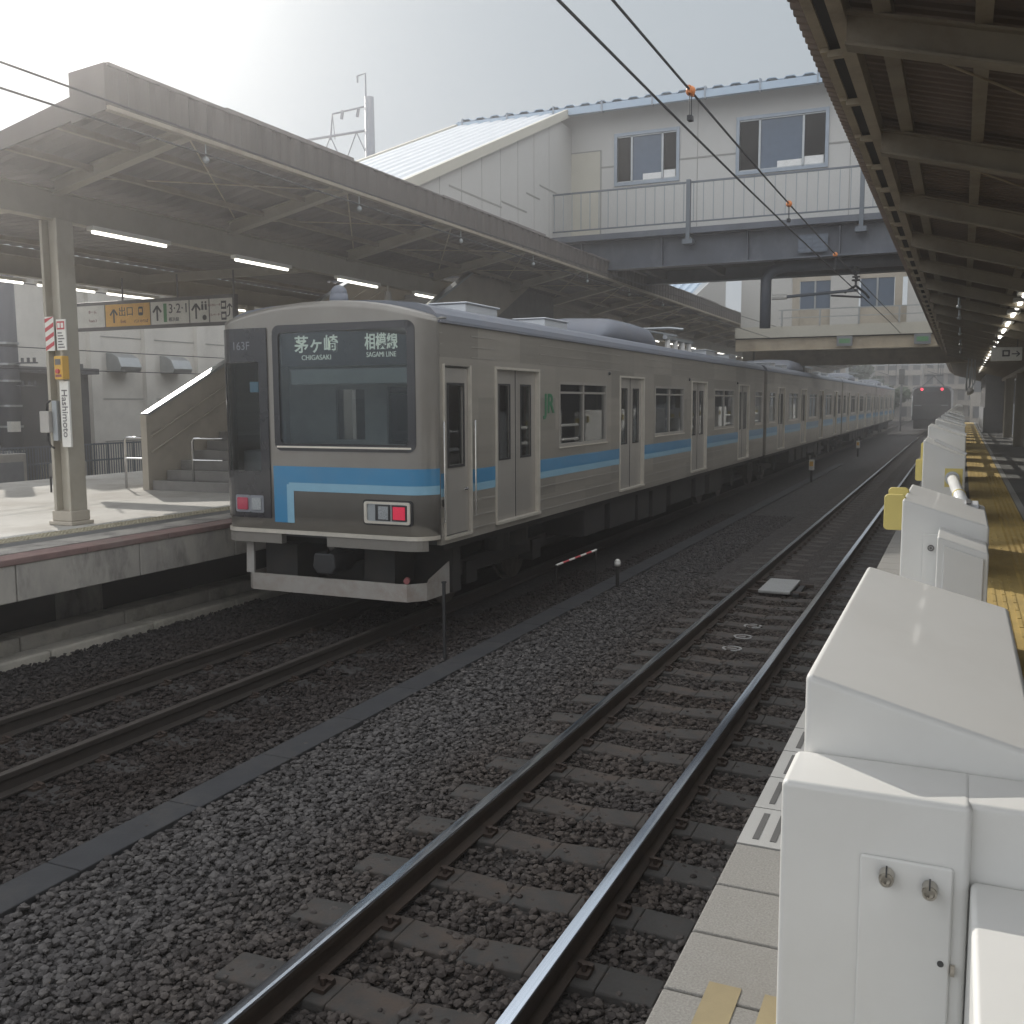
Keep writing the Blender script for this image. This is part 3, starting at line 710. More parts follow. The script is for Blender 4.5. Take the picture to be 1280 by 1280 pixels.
hoop(-13.9, 13.62, 'bright steel handrail hoop left of the brown stair panel', -13.35); hoop(-12.25, 13.55, 'bright steel handrail post in front of the stair steps', -11.6)

# ------------------------------------------------------------------ behind the left platform
BX = -24.
hb = T('station_building', 'long white walled building with two metal vent hoods behind the far platform', 'building')
m = MB(); m.box(BX-9, BX, 5, 62, -.2, 6.25); m.build('wall', 'house_white', hb)
m = MB()
for yy in (22.4, 24.6, 27.0, 31, 35): m.box(BX, BX+.16, yy-.2, yy+.2, -.2, 6.25)
each(m, 'pilaster', 'house_white', hb)
m = MB(); m.box(BX-9.1, BX+.3, 4.9, 62.1, 6.25, 6.5); m.build('roof', 'house_white', hb)
MB().box(BX-18, BX-9.2, 5, 62, -.2, 9.7).build('rear_block', 'house_white', hb)
for yy in (23.35, 24.45+.0, ):
    pass
for yy in (23.35, 25.6):
    m = MB(); m.prism([(0,0),(.55,0),(.62,.14),(.50,.42),(.25,.55),(0,.58)], 'y', -.42, .42)
    o = MB(); pr = [(0,0),(.55,0),(.62,.14),(.50,.42),(.25,.55),(0,.58)]
    o.prism(pr, 'y', -.42, .42); o.build('vent_hood', 'galv', hb, (BX+.001, yy, 3.55), bevel=.02)
m = MB(); m.box(BX, BX+.05, 20.9, 22.0, -.1, 3.75); m.build('door', 'house_dark', hb)
for yy, z in ((19.3, 2.0), (17.6, 2.0)):
    f = MB().box(BX, BX+.06, yy-.6, yy+.6, z, z+1.2).build('window', 'window_frame', hb); MB().box(BX+.06, BX+.07, yy-.52, yy+.52, z+.08, z+1.12).build('pane', 'city_pane', f)
m = MB()
for z in (1.4, 2.7, 4.6): m.box(BX, BX+.012, 22.3, 62, z, z+.03)
each(m, 'wall_joint', 'joint', hb)
sh = T('service_shed', 'low dark flat roofed shed with cabinets left of the beige column', 'shed')
m = MB(); m.box(BX+.3, BX+2.6, 8, 19.8, -.2, 3.35); m.build('wall', 'house_dark', sh); MB().box(BX+.2, BX+2.8, 7.8, 20, 3.35, 3.5).build('roof', 'pole_dark', sh)
for yy in (15.9, 17.2): 
    f = MB().box(BX+2.6, BX+2.66, yy-.35, yy+.35, 1.5, 2.5).build('window', 'window_frame', sh); MB().box(BX+2.66, BX+2.67, yy-.28, yy+.28, 1.57, 2.43).build('pane', 'city_pane', f)
for i, (yy, h, la) in enumerate(((14.6, 1.2, 'grey air unit nearest the left frame edge by the dark shed'), (16.4, 1.6, 'tall grey cabinet by the dark shed'), (18.2, 1.3, 'grey cabinet by the dark shed, nearest the door'))):
    t = T('equipment_cabinet', la, 'cabinet', (BX+3.3, yy, -.2), 'cabinets by the dark shed'); MB().box(-.3, .3, -.5, .5, 0, h).build('case', 'box_grey', t, bevel=.02); MB().box(.3, .31, -.4, .4, .3, h-.2).build('grille', 'city_d', t)
t = T('wire_fence', 'grey blue mesh fence in front of the white building behind the far platform', 'fence')
m = MB()
for i in range(60): m.tube([(-20.6, 16+.45*i, -.2), (-20.6, 16+.45*i, 1.55)], .018, 5)
m.build('post', 'blue_steel', t)
m = MB()
for z in (.2, .65, 1.1, 1.52): m.box(-20.62, -20.58, 16, 43, z-.02, z+.02)
m.build('rail', 'blue_steel', t)
m = MB()
for i in range(330): m.box(-20.602, -20.598, 16+.082*i, 16.035+.082*i, -.1, 1.5)
m.build('mesh', 'blue_steel', t)
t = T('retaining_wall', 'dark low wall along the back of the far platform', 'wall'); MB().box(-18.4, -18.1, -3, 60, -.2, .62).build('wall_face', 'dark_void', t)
gb = T('gabled_building', 'pale bluish gabled building high behind the near end of the far canopy', 'building', (-31, 27, -.2))
MB().prism([(-5,0),(5,0),(5,9.2),(0,13.),(-5,9.2)], 'y', 0, 10).build('wall', 'city_pale', gb)
m = MB(); m.hexa([(5.4,-.3,8.9),(5.4,10.3,8.9),(0,10.3,13.0),(0,-.3,13.0),(5.4,-.3,9.1),(5.4,10.3,9.1),(0,10.3,13.2),(0,-.3,13.2)]); m.hexa([(0,-.3,13.0),(0,10.3,13.0),(-5.4,10.3,8.9),(-5.4,-.3,8.9),(0,-.3,13.2),(0,10.3,13.2),(-5.4,10.3,9.1),(-5.4,-.3,9.1)]); m.build('roof', 'roof_pale', gb)
for x in (-3, 0, 3):
    for z in (2.5, 5.5): f = MB().box(x-.7, x+.7, -.05, -.001, z, z+1.5).build('window', 'window_frame', gb); MB().box(x-.62, x+.62, -.06, -.051, z+.08, z+1.42).build('pane', 'city_pane', f)
t = T('utility_pole', 'dark banded utility pole behind the far platform, left of the beige column', 'pole', (-21.1, 17.1, -.2))
MB().tube([(0,0,0),(0,0,5.9)], [.27, .24], 14).build('shaft', 'pole_dark', t, smooth=True)
for z in (1.6, 2.2, 2.7, 3.3, 3.7, 4.2): MB().tube([(0,0,z),(0,0,z+.05)], .28, 14).build('band', 'galv', t)
MB().box(.17, .30, -.25, .02, 2.1, 2.35).build('number_plate', 'sign_white', t)
for z in (3.2, 3.75): MB().tube([(.2,0,z),(.9,.1,z)], .02, 6).build('arm', 'pole_dark', t); 
for z in (3.2, 3.75):
    for x in (.45, .65, .85): MB().tube([(x,.05,z+.01),(x,.05,z+.12)], .035, 8).build('insulator', 'pole_dark', t)
for i, (z, s) in enumerate(((3.31, .1), (3.86, .2), (5.2, .15), (5.7, .15))):
    t = T('overhead_cable', ['lowest black cable strung behind the far platform', 'second black cable strung behind the far platform', 'third black cable strung behind the far platform', 'topmost black cable strung behind the far platform'][i], 'cable')
    MB().tube([(-18.2-.2*i, 2+k*3.2, z - s*(1-((k-7)/7)**2) + (.02*k)) for k in range(15)], .012, 6).build('strand', 'wire', t)
# ------------------------------------------------------------------ the standing train: four coupled cars
CARL = 19.5
def roof_prof(z0=3.40):
    return [(-1.4,z0),(1.4,z0),(1.4,3.42),(1.375,3.50),(1.30,3.57),(1.12,3.625),(.8,3.66),(.4,3.68),(0,3.686),(-.4,3.68),(-.8,3.66),(-1.12,3.625),(-1.30,3.57),(-1.375,3.50),(-1.4,3.42)]
def sash(par, s, a, b, z0, z1, split=True):
    """window in the side wall at x = s*1.4: frame with its panes"""
    X = lambda d: s*(1.4+d)
    def bx(m, d0, d1, *r): m.box(min(X(d0), X(d1)), max(X(d0), X(d1)), *r)
    m = MB(); w = .045
    bx(m, -.05, .008, a, a+w, z0, z1); bx(m, -.05, .008, b-w, b, z0, z1); bx(m, -.05, .008, a+w, b-w, z0, z0+.04); bx(m, -.05, .008, a+w, b-w, z1-.04, z1)
    if split: bx(m, -.045, -.005, (a+b)/2-.025, (a+b)/2+.025, z0+.04, z1-.04)
    bx(m, -.045, -.005, a+w, b-w, z1-.17, z1-.14)
    f = m.build('window', 'stainless_door', par)
    m = MB(); bx(m, -.035, -.027, a+.03, b-.03, z0+.03, z1-.03); m.build('pane', 'pane', f)
    if s > 0: 
        m = MB(); bx(m, .0085, .022, a-.02, b+.02, z0-.02, z0-.002); m.build('sill', 'bright_trim', f)
    return f
def side_door(par, s, c, w=1.3, z0=1.10, z1=2.95):
    """sliding door of two leaves, recessed"""
    X = lambda d: s*(1.4+d)
    def bx(m, d0, d1, *r): m.box(min(X(d0), X(d1)), max(X(d0), X(d1)), *r)
    m = MB()
    for a, b in ((c-w/2, c-.006), (c+.006, c+w/2)):
        P = lambda u, v: (X(-.062), u, v)
        holed(m, a, b, z0, z1, [(a+.17, b-.17, 1.86, 2.76)], P)
    d = m.build('door', 'stainless_door', par, solid=.035, offset=0)
    for a, b in ((c-w/2, c-.006), (c+.006, c+w/2)):
        m = MB(); bx(m, -.066, -.058, a+.165, b-.165, 1.855, 2.765); m.build('door_window', 'pane', d)
        m = MB(); 
        for q in ((a+.15, a+.175), (b-.175, b-.15)): bx(m, -.048, -.038, q[0], q[1], 1.84, 2.78)
        for q in ((1.84, 1.862), (2.758, 2.78)): bx(m, -.048, -.038, a+.175, b-.175, q[0], q[1])
        m.build('window_seal', 'rubber', d)
    m = MB(); bx(m, -.05, -.04, c-.006, c+.006, z0, z1); m.build('door_seal', 'rubber', d)
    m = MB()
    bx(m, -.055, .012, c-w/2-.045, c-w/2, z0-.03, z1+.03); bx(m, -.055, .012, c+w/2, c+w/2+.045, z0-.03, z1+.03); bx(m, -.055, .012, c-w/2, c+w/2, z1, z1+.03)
    m.build('door_frame', 'bright_trim', par)  # bright frame added to carry the sky reflection caught by the door jambs
    m = MB(); bx(m, -.06, .03, c-w/2-.03, c+w/2+.03, z0-.035, z0-.003); m.build('door_sill', 'bright_trim', par)
def bogie(par, y):
    m = MB()
    for s in (-1, 1):
        m.box(s*.86-.07, s*.86+.07, y-1.5, y+1.5, .42, .62); m.box(s*.86-.11, s*.86+.11, y-1.2, y-.9, .3, .58); m.box(s*.86-.11, s*.86+.11, y+.9, y+1.2, .3, .58)
        m.tube([(s*.95, y-.3, .62), (s*.95, y-.3, .98)], .19, 12); m.tube([(s*.95, y+.3, .62), (s*.95, y+.3, .98)], .19, 12)
    m.box(-.9, .9, y-.25, y+.25, .4, .7)
    b = m.build('bogie', 'under_dark', par)
    for yy in (y-1.05, y+1.05):
        m = MB()
        for s in (-1, 1): m.tube([(s*.50, yy, .43), (s*.60, yy, .43)], .43, 24); m.tube([(s*.47, yy, .43), (s*.50, yy, .43)], .455, 24)
        m.tube([(-.5, yy, .43), (.5, yy, .43)], .08, 10); m.build('wheelset', 'wheel_steel', b)
def underframe(par, seed, y0=.6):
    r = random.Random(seed); y = 5.2
    m = MB(); m.box(-1.3, 1.3, y0, CARL-.2, .90, .985); m.build('underframe', 'under_dark', par)
    while y < 14:
        L = r.uniform(.7, 1.9); d = r.uniform(.35, .55); m = MB(); m.box(.55, 1.25, y, y+L, .92-d, .90)
        
        m.box(-1.25, -.5, y+.1, y+L*.9, .5, .9); each(m, 'equipment_box', 'under_dark', par, bevel=.02); y += L+r.uniform(.12, .5)
def roof_gear(par, panto=False, first=False):
    ac = MB()
    prof = [(-1.0,3.62),(1.0,3.62),(1.02,3.80),(.93,3.95),(.7,4.03),(0,4.06),(-.7,4.03),(-.93,3.95),(-1.02,3.80)]
    yc = 8.6
    n = 14; k = []
    for i in range(n+1):
        t = i/n; y = yc-1.75+3.5*t; e = min(1, (1-abs(2*t-1)**4)*1.0); sc = .25+.75*max(0, 1-abs(2*t-1)**5); k0 = len(ac.v)
        for x, z in prof: ac.v.append((x*(.8+.2*sc), y, 3.6+(z-3.6)*sc))
        k.append(k0)
    N = len(prof)
    for i in range(n):
        for j in range(N): ac.face((k[i]+j, k[i]+(j+1) % N, k[i+1]+(j+1) % N, k[i+1]+j))
    ac.face(tuple(k[0]+j for j in range(N))); ac.face(tuple(k[-1]+j for j in reversed(range(N))))
    ac.build('air_conditioner', 'train_roof', par, smooth=True)
    for y in ((2.1, 4.6) if first else (3.0, 5.4)) + (14.5, 17):
        m = MB(); m.box(.55, 1.02, y-.45, y+.45, 3.6, 3.74); m.box(.52, 1.05, y-.48, y+.48, 3.74, 3.76); m.build('roof_vent', 'roof_pale', par, bevel=.02); MB().box(-1.02, -.55, y-.45, y+.45, 3.6, 3.74).build('roof_vent', 'roof_pale', par, bevel=.02)
    if panto:
        m = MB()
        for x in (-.8, .8):
            for y in (11.5, 12.1, 12.7, 13.3): m.tube([(x,y,3.62),(x,y,3.86)], [.07,.05], 8)
        m.build('roof_insulator', 'porcelain', par)
        m = MB(); m.box(-.85,-.75,11.3,13.5,3.86,3.92); m.box(.75,.85,11.3,13.5,3.86,3.92)
        m.tube([(-.7,11.6,3.95),(-.5,13.3,4.05)], .03, 6).tube([(.7,11.6,3.95),(.5,13.3,4.05)], .03, 6).tube([(-.9,12.4,4.12),(-.6,12.4,4.16),(.6,12.4,4.16),(.9,12.4,4.12)], .03, 6).tube([(-.5,13.3,4.05),(0,12.4,4.13),(.5,13.3,4.05)], .025, 6)
        m.build('pantograph', 'galv', par)
def side(par, doors, wins, ends, y0, cabdoor=None):
    """one stainless body: both side walls with their openings, floor, ends"""
    m = MB(); dh = []
    for c in doors: dh.append((c-.67, c+.67, 1.085, 2.965))
    wh = [(a, b, 1.93, 2.84) for a, b in wins+ends]
    ex = [(cabdoor[0]-.015, cabdoor[1]+.015, 1.07, 2.955)] if cabdoor else []
    holed(m, y0, CARL, 1.0, 3.42, dh+wh+ex, lambda u, v: (1.4, u, v))
    body = m.build('body_side', 'stainless', par, solid=.06, offset=-1.)
    m = MB(); lh = [(c-.48, c-.17, 1.86, 2.76) for c in doors]+[(c+.17, c+.48, 1.86, 2.76) for c in doors]
    holed(m, y0, CARL, 1.0, 3.42, lh+wh, lambda u, v: (-1.4, u, v)); m.build('body_side', 'stainless', par, solid=.06, offset=1)
    m = MB(); m.box(-1.33, 1.33, y0, CARL-.05, 1.0, 1.09); m.build('floor', 'interior_dark', par)
    m = MB(); m.box(-1.33, 1.33, y0+.3, CARL-.1, 3.28, 3.39); m.build('interior_ceiling', 'interior', par)
    m = MB(); holed(m, -1.39, 1.39, 1.0, 3.42, [(-.45, .45, 1.1, 2.9)], lambda u, v: (u, CARL, v)); m.build('end_wall', 'stainless', par, solid=.05, offset=0)
    m = MB(); m.prism(roof_prof(), 'y', y0-.02, CARL); m.build('roof', 'train_roof', par)
    m = MB(); m.box(1.4, 1.425, y0, CARL, 3.405, 3.435); m.build('rain_gutter', 'train_roof', par)
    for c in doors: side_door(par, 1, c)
    for a, b in wins: sash(par, 1, a, b, 1.93, 2.84); sash(par, -1, a, b, 1.93, 2.84)
    for a, b in ends: sash(par, 1, a, b, 1.93, 2.84, False); sash(par, -1, a, b, 1.93, 2.84, False)
    # panels between doors: colour stripes and beading
    cuts = sorted([(c-.70, c+.70) for c in doors]+([(cabdoor[0]-.04, cabdoor[1]+.04)] if cabdoor else [])); runs = []; a = y0
    for p, q in cuts: runs.append((a, p)); a = q
    runs.append((a, CARL)); d = MB(); e = MB(); bd = MB()
    for a, b in runs:
        if b-a < .02: continue
        d.box(1.4, 1.403, a, b, 1.62, 1.785); e.box(1.4, 1.403, a, b, 1.53, 1.62)
        for z in (1.42, 1.24, 1.10): bd.box(1.4, 1.406, a, b, z-.007, z+.007)
        for z in (3.06, 3.18, 3.30): bd.box(1.4, 1.405, a, b, z-.005, z+.005)
    each(d, 'blue_stripe', 'stripe_blue', par); each(e, 'pale_stripe', 'stripe_pale', par); each(bd, 'body_bead', 'stainless_door', par)
    # bench seats along the walls inside
    for s in (-1, 1):
        m = MB()
        for a, b in wins: x0, x1 = sorted((s*.85, s*1.32)); m.box(x0, x1, a-.3, b+.3, 1.42, 1.54); x0, x1 = sorted((s*1.24, s*1.33)); m.box(x0, x1, a-.3, b+.3, 1.54, 1.9)
        m.build('bench_seat', 'seat_cloth', par)
    bogie(par, 2.9); bogie(par, 16.4)

def ring(m, outer, inner, Y, th):
    n = len(outer); k = len(m.v)
    for (x, z) in outer: m.v.append((x, Y(x)-th, z))
    for (x, z) in inner: m.v.append((x, Y(x)-th, z))
    for (x, z) in outer: m.v.append((x, Y(x)+.03, z))
    for (x, z) in inner: m.v.append((x, Y(x)+.03, z))
    for i in range(n):
        j = (i+1) % n
        m.face((k+i, k+j, k+n+j, k+n+i)); m.face((k+i, k+2*n+i, k+2*n+j, k+j)); m.face((k+n+i, k+n+j, k+3*n+j, k+3*n+i))
def yf(x):
    a = abs(x); return 0 if a < 1.12 else .28*(1-math.sqrt(max(0, 1-((a-1.12)/.28)**2)))
def arch(x): return 3.44+.215*(1-abs(x/1.4)**2.2)

TRAIN = 'cars of the standing silver train'
c1 = T('train_car', 'silver end car with dark windowed front, blue stripe and red tail lamps', 'train car', (LC, 9.2, 0), TRAIN)
side(c1, [2.35, 7.15, 11.92, 16.7], [(3.74, 5.78), (8.5, 10.6), (13.3, 15.45)], [(18.15, 19.2)], .27, (.37, .98))
underframe(c1, 3, .5); roof_gear(c1, True, True)
# cab door
X = 1.4
m = MB(); holed(m, .38, .97, 1.09, 2.93, [(.5, .85, 1.86, 2.74)], lambda u, v: (1.36, u, v)); d = m.build('cab_door', 'stainless_door', c1, solid=.03, offset=0)
MB().box(1.355, 1.362, .49, .86, 1.85, 2.75).build('door_window', 'pane', d)
m = MB(); m.box(1.378, 1.386, .47, .5, 1.83, 2.77); m.box(1.378, 1.386, .85, .88, 1.83, 2.77); m.box(1.378, 1.386, .5, .85, 1.83, 1.86); m.box(1.378, 1.386, .5, .85, 2.74, 2.77); m.build('window_seal', 'rubber', d)
MB().box(1.38, 1.40, .86, .92, 1.56, 1.59).tube([(1.40, .82, 1.575), (1.40, .92, 1.575)], .012, 6).build('handle', 'chrome', d)
m = MB(); m.box(1.36, 1.413, .335, .37, 1.05, 2.97); m.box(1.36, 1.413, .98, 1.015, 1.05, 2.97); m.box(1.36, 1.42, .37, .98, 1.045, 1.075); m.build('door_frame', 'bright_trim', c1)
m = MB()
for yy in (.30, 1.06): m.tube([(1.43, yy, 1.25), (1.43, yy, 2.35)], .011, 6)
m.build('grab_rail', 'chrome', c1)
MB().box(1.4, 1.412, .29, .33, 1.42, 1.5).build('jack_point', 'under_dark', c1)
lg = text('JR', .36, 'logo_green', 'operator_mark', c1, (1.4035, 3.38, 2.52), (R(90), 0, R(90)), wt=.008, sx=1.15)
# side lamps and the drop of the gutter
for yy in (3.2, 8.3, 13.1): MB().sphere((1.405, yy+2.7, 3.0), .03, 8, 5).build('side_lamp', 'rubber', c1)
# front mask
m = MB()
XS = [-1.4+.28*(1-math.cos(math.pi/2*i/7)) for i in range(8)]; xs = sorted(XS+[-x for x in XS]+[-1.0+.1*i for i in range(21)])
WIN = (-.50, 1.16, 2.10, 3.34); LWIN = (-1.28, -.78, 1.78, 3.02)
def FP(u, v, off=0.): return (u, yf(u)+off, v if v <= 3.0 else 3.0+(v-3.0)*(arch(u)-3.0)/.66)
hol = [WIN, LWIN]
holed(m, -1.4, 1.4, 1.07, 3.66, hol, lambda u, v: FP(u, v), us=xs, vs=[1.07, 2.0, 3.0, 3.2, 3.4, 3.5, 3.6, 3.66])
m.build('front_mask', 'mask_grey', c1, solid=.05, offset=-1, smooth=True)
m = MB(); xx = [x for x in xs]; k = []
for x in xx: m.v += [(x, yf(x), arch(x)), (x, yf(x)+.14, arch(x)+.025), (x, .45, arch(x)+.03)]
for i in range(len(xx)-1):
    for j in range(2): m.face((3*i+j, 3*i+3+j, 3*i+4+j, 3*i+1+j))
m.build('front_brow', 'mask_grey', c1, smooth=True, solid=.02, offset=-1)
# black window surround, glass, destination sign behind it
m = MB(); ring(m, rrect(-.58, 1.24, 2.02, 3.42, .09), rrect(WIN[0], WIN[1], WIN[2], WIN[3], .05), yf, .014); fw = m.build('front_window', 'black_panel', c1)
m = MB(); m.prism(rrect(WIN[0]-.01, WIN[1]+.01, WIN[2]-.01, WIN[3]+.01, .05), 'y', -.004, .004); m.build('pane', 'pane_front', fw)
m = MB(); m.box(-.55, 1.2, -.022, -.015, 2.055, 2.075); m.build('lower_trim', 'bright_trim', fw)
m = MB(); m.box(-.58, 1.2, .07, .12, 2.96, 3.36); ds = m.build('destination_sign', 'black_panel', c1)
ry = (R(90), 0, 0)
text('茅ヶ崎', .20, 'roll_text', 'lettering', ds, (-.04, .066, 3.19), ry, wt=.003, sx=.98); text('CHIGASAKI', .078, 'roll_text', 'lettering', ds, (-.04, .066, 3.055), ry)
text('相模線', .185, 'roll_text', 'lettering', ds, (.80, .066, 3.20), ry, wt=.003, sx=.75); text('SAGAMI LINE', .078, 'roll_text', 'lettering', ds, (.80, .066, 3.07), ry, sx=.82)
m = MB()
holed(m, -1.388, -.66, 1.24, 3.40, [LWIN], lambda u, v: (u, yf(u)-.004, v), us=[x for x in xs if -1.388 < x < -.66])
sp = m.build('side_front_panel', 'black_panel', c1, solid=.012, offset=1)
m = MB(); holed(m, LWIN[0]-.01, LWIN[1]+.01, LWIN[2]-.01, LWIN[3]+.01, [], lambda u, v: FP(u, v, .002), us=[x for x in xs if LWIN[0] < x < LWIN[1]]); m.build('pane', 'pane_front', sp)
text('163F', .13, 'city_d', 'lettering', sp, (-1.02, -.0145, 3.2), ry)
m = MB(); m.box(-.96, -.84, .05, .06, 2.68, 2.80); m.build('sticker', 'stripe_pale', sp)
for x0, x1, mm, nm in ((-1.13, -.98, 'lamp_red_dull', 'tail_lamp'), (-.92, -.79, 'lamp_clear', 'head_lamp')):
    m = MB(); m.prism(rrect(x0-.03, x1+.03, 1.30, 1.50, .02), 'y', -.022, .05); b = m.build('lamp_case', 'city_d', sp)
    m = MB(); m.prism(rrect(x0, x1, 1.33, 1.47, .015), 'y', -.034, -.0225); m.build(nm, mm, sp)
m = MB(); m.prism(rrect(.58, 1.20, 1.225, 1.505, .04), 'y', -.012, .03); hc = m.build('headlamp_case', 'rubber', c1)
m = MB(); o_, i_ = rrect(.60, 1.18, 1.245, 1.485, .03), rrect(.635, 1.145, 1.27, 1.46, .02); ring(m, o_, i_, lambda x: 0, .03); m.build('case_rim', 'bright_trim', hc)
MB().box(.63, 1.15, -.016, -.0125, 1.265, 1.465).build('case_back', 'galv', hc)
MB().box(.745, .925, -.030, -.0165, 1.28, 1.452).build('bezel', 'rubber', hc); MB().box(.955, 1.135, -.030, -.0165, 1.28, 1.452).build('bezel', 'rubber', hc); MB().box(.785, .91, -.036, -.0302, 1.295, 1.438).build('head_lamp', 'lamp_clear', hc); MB().box(.972, 1.12, -.038, -.0302, 1.297, 1.436).build('tail_lamp', 'tail_red', hc)
# stripes on the mask
def patch(name, mt, u0, u1, v0, v1, par=c1, off=-.004):
    m = MB(); holed(m, u0, u1, v0, v1, [], lambda u, v: (u, yf(u)+off, v), us=[x for x in xs if u0 < x < u1]); return m.build(name, mt, par, smooth=True)
patch('blue_stripe', 'stripe_blue', -.44, 1.399, 1.66, 1.845); patch('blue_stripe', 'stripe_blue', -.62, -.44, 1.20, 1.845)
patch('pale_stripe', 'stripe_pale', -.41, 1.399, 1.565, 1.66, off=-.0045); patch('pale_stripe', 'stripe_pale', -.44, -.345, 1.20, 1.64, off=-.005)
patch('blue_stripe', 'stripe_blue', -.44, -.41, 1.62, 1.66)
# lower edge, coupler, skirt
for a, b in ((-1.37, -.52), (.10, 1.34)):
    m = MB(); holed(m, a, b, .955, 1.07, [], lambda u, v: (u, yf(u)-.02, v), us=[x for x in xs if a < x < b]); m.build('front_lip', 'mask_grey', c1, solid=.09, offset=-1)
m = MB(); holed(m, -1.4, 1.4, 1.072, 1.115, [], lambda u, v: (u, yf(u)-.035, v), us=[x for x in xs if -1.4 < x < 1.4]); m.build('anticlimber', 'bright_trim', c1, solid=.06, offset=-1)
m = MB(); m.prism([(-.13,.86),(.13,.86),(.16,.7),(.1,.62),(-.1,.62),(-.16,.7)], 'y', .05, .45); m.box(-.05, .05, .45, 1.2, .68, .8); m.build('coupler', 'rubber', c1, bevel=.02)
pts = [(-1.16, .62), (-1.13, .16), (-1.05, .10), (1.05, .10), (1.2, .28), (1.22, .75)]
m = MB()
for (xa, ya), (xb, yb) in zip(pts[:-1], pts[1:]): m.hexa([(xa,ya,.37),(xb,yb,.37),(xb,yb+.03,.37),(xa,ya+.03,.37),(xa,ya,.565),(xb,yb,.565),(xb,yb+.03,.565),(xa,ya+.03,.565)])
sk = m.build('skirt', 'skirt_grey', c1)
m = MB(); m.hexa([(-1.14,.105,.566),(-1.03,.105,.566),(-1.03,.135,.566),(-1.14,.135,.566),(-1.14,.125,.98),(-1.04,.125,.98),(-1.04,.155,.98),(-1.14,.155,.98)]); m.hexa([(1.2,.285,.566),(1.22,.75,.566),(1.22,.78,.566),(1.2,.315,.566),(1.2,.32,.60),(1.22,.75,.74),(1.22,.78,.74),(1.2,.35,.60)]); each(m, 'skirt_bracket', 'skirt_grey', sk)
m = MB(); m.box(-1.0, -.55, .3, .9, .45, .9); m.box(.35, .75, .35, .8, .5, .9); m.box(-1.2, 1.2, .9, 1.1, .35, .95);  m.build('front_equipment', 'under_dark', c1)
m = MB(); m.tube([(1.0,.2,.60),(1.03,.13,.60)], .035, 10); m.build('hose_end', 'sign_redink', c1)
MB().tube([(-.05,.55,3.66),(-.05,.55,3.80)], [.12,.10], 14).sphere((-.05,.55,3.80), .10, 14, 6).build('roof_horn', 'train_roof', c1, smooth=True)
# cab inside
m = MB(); holed(m, -1.33, 1.33, 1.05, 3.36, [(-.62, -.2, 2.1, 2.72), (.12, .52, 2.05, 2.75), (.72, 1.2, 2.1, 2.72)], lambda u, v: (u, 1.3, v)); cb_ = m.build('cab_wall', 'interior', c1, solid=.04, offset=0)
MB().box(-1.3, -.7, .3, .8, 1.5, 2.0).box(-.6, 1.3, .2, .55, 1.1, 2.06).build('driving_desk', 'interior_dark', c1, bevel=.03)
MB().box(-.42, 1.12, .10, .16, 2.76, 2.93).build('roller_blind', 'blind', c1, bevel=.01)
m = MB(); m.box(-1.2, -1.0, .5, .7, 2.0, 2.3); m.box(-.95, -.8, .4, .5, 1.95, 2.35); m.build('cab_equipment', 'box_grey', c1, bevel=.01)

def mid_car(label, y):
    c = T('train_car', label, 'train car', (LC, y, 0), TRAIN)
    side(c, [2.55, 7.35, 12.15, 16.95], [(3.95, 6.0), (8.72, 10.78), (13.5, 15.55)], [(.35, 1.4), (18.1, 19.15)], .0)
    m = MB(); holed(m, -1.39, 1.39, 1.0, 3.42, [(-.45, .45, 1.1, 2.9)], lambda u, v: (u, 0, v)); m.build('end_wall', 'stainless', c, solid=.05, offset=0)
    underframe(c, 11, .1); roof_gear(c, True)
    m = MB(); m.box(-.55, .55, -.47, -.02, 1.05, 3.0); m.build('gangway', 'rubber', c)
    m = MB(); m.box(-.08, .08, -.48, .5, .68, .82); m.build('coupler', 'under_dark', c)
    return c
c2 = mid_car('silver blue striped car coupled directly behind the end car with the dark front', 29.2)
c3 = dup(c2, (LC, 49.2, 0), 'silver blue striped car, third from the dark windowed front')
c4 = dup(c2, (LC, 69.2, 0), 'silver blue striped car farthest away, last of the standing train')

# ------------------------------------------------------------------ distant train on the empty track
ft = T('train_car', 'dark fronted train far away on the empty track, two red lamps on top', 'train', (RC, 84, 0))
m = MB(); m.box(-1.4, 1.4, .05, 19, 1.0, 3.45); m.build('body', 'far_steel', ft); m = MB(); m.prism(roof_prof(3.44), 'y', .1, 19); m.build('roof', 'train_roof', ft)
m = MB(); m.prism([(-1.36,1.0),(1.36,1.0),(1.40,2.2),(1.36,3.2),(1.2,3.55),(.8,3.64),(-.8,3.64),(-1.2,3.55),(-1.36,3.2),(-1.40,2.2)], 'y', -.12, .05); m.build('front', 'far_body', ft, bevel=.08)
for x in (-.72, .72): MB().prism([(x+.10*math.cos(2*math.pi*k/12), 3.42+.10*math.sin(2*math.pi*k/12)) for k in range(12)], 'y', -.15, -.121).build('tail_lamp', 'far_red', ft)
MB().box(-.42, .42, -.14, -.121, 3.34, 3.5).build('sign_panel', 'city_pane', ft); MB().box(-1.1, 1.1, -.135, -.121, 2.3, 3.2).build('front_window', 'black_panel', ft)
MB().box(-1.25, -.7, -.14, -.121, 2.15, 2.2).box(.7, 1.2, -.14, -.121, 2.15, 2.2).build('lamp_strip', 'galv', ft)
MB().box(-1.25, 1.25, -.1, 18, .35, .99).build('underframe', 'under_dark', ft)
m = MB(); m.tube([(-.8,3,3.7),(0,4,4.5),(.8,3,3.7)], .04, 6).tube([(-.7,4,4.55),(.7,4,4.55)], .04, 6); m.build('pantograph', 'wire', ft)
MB().box(-1.43, -1.33, -.09, .0, 1.35, 2.95).build('sunlit_edge', 'pipe_white', ft)  # white strip added to stand for the sunlit left side, hidden from here
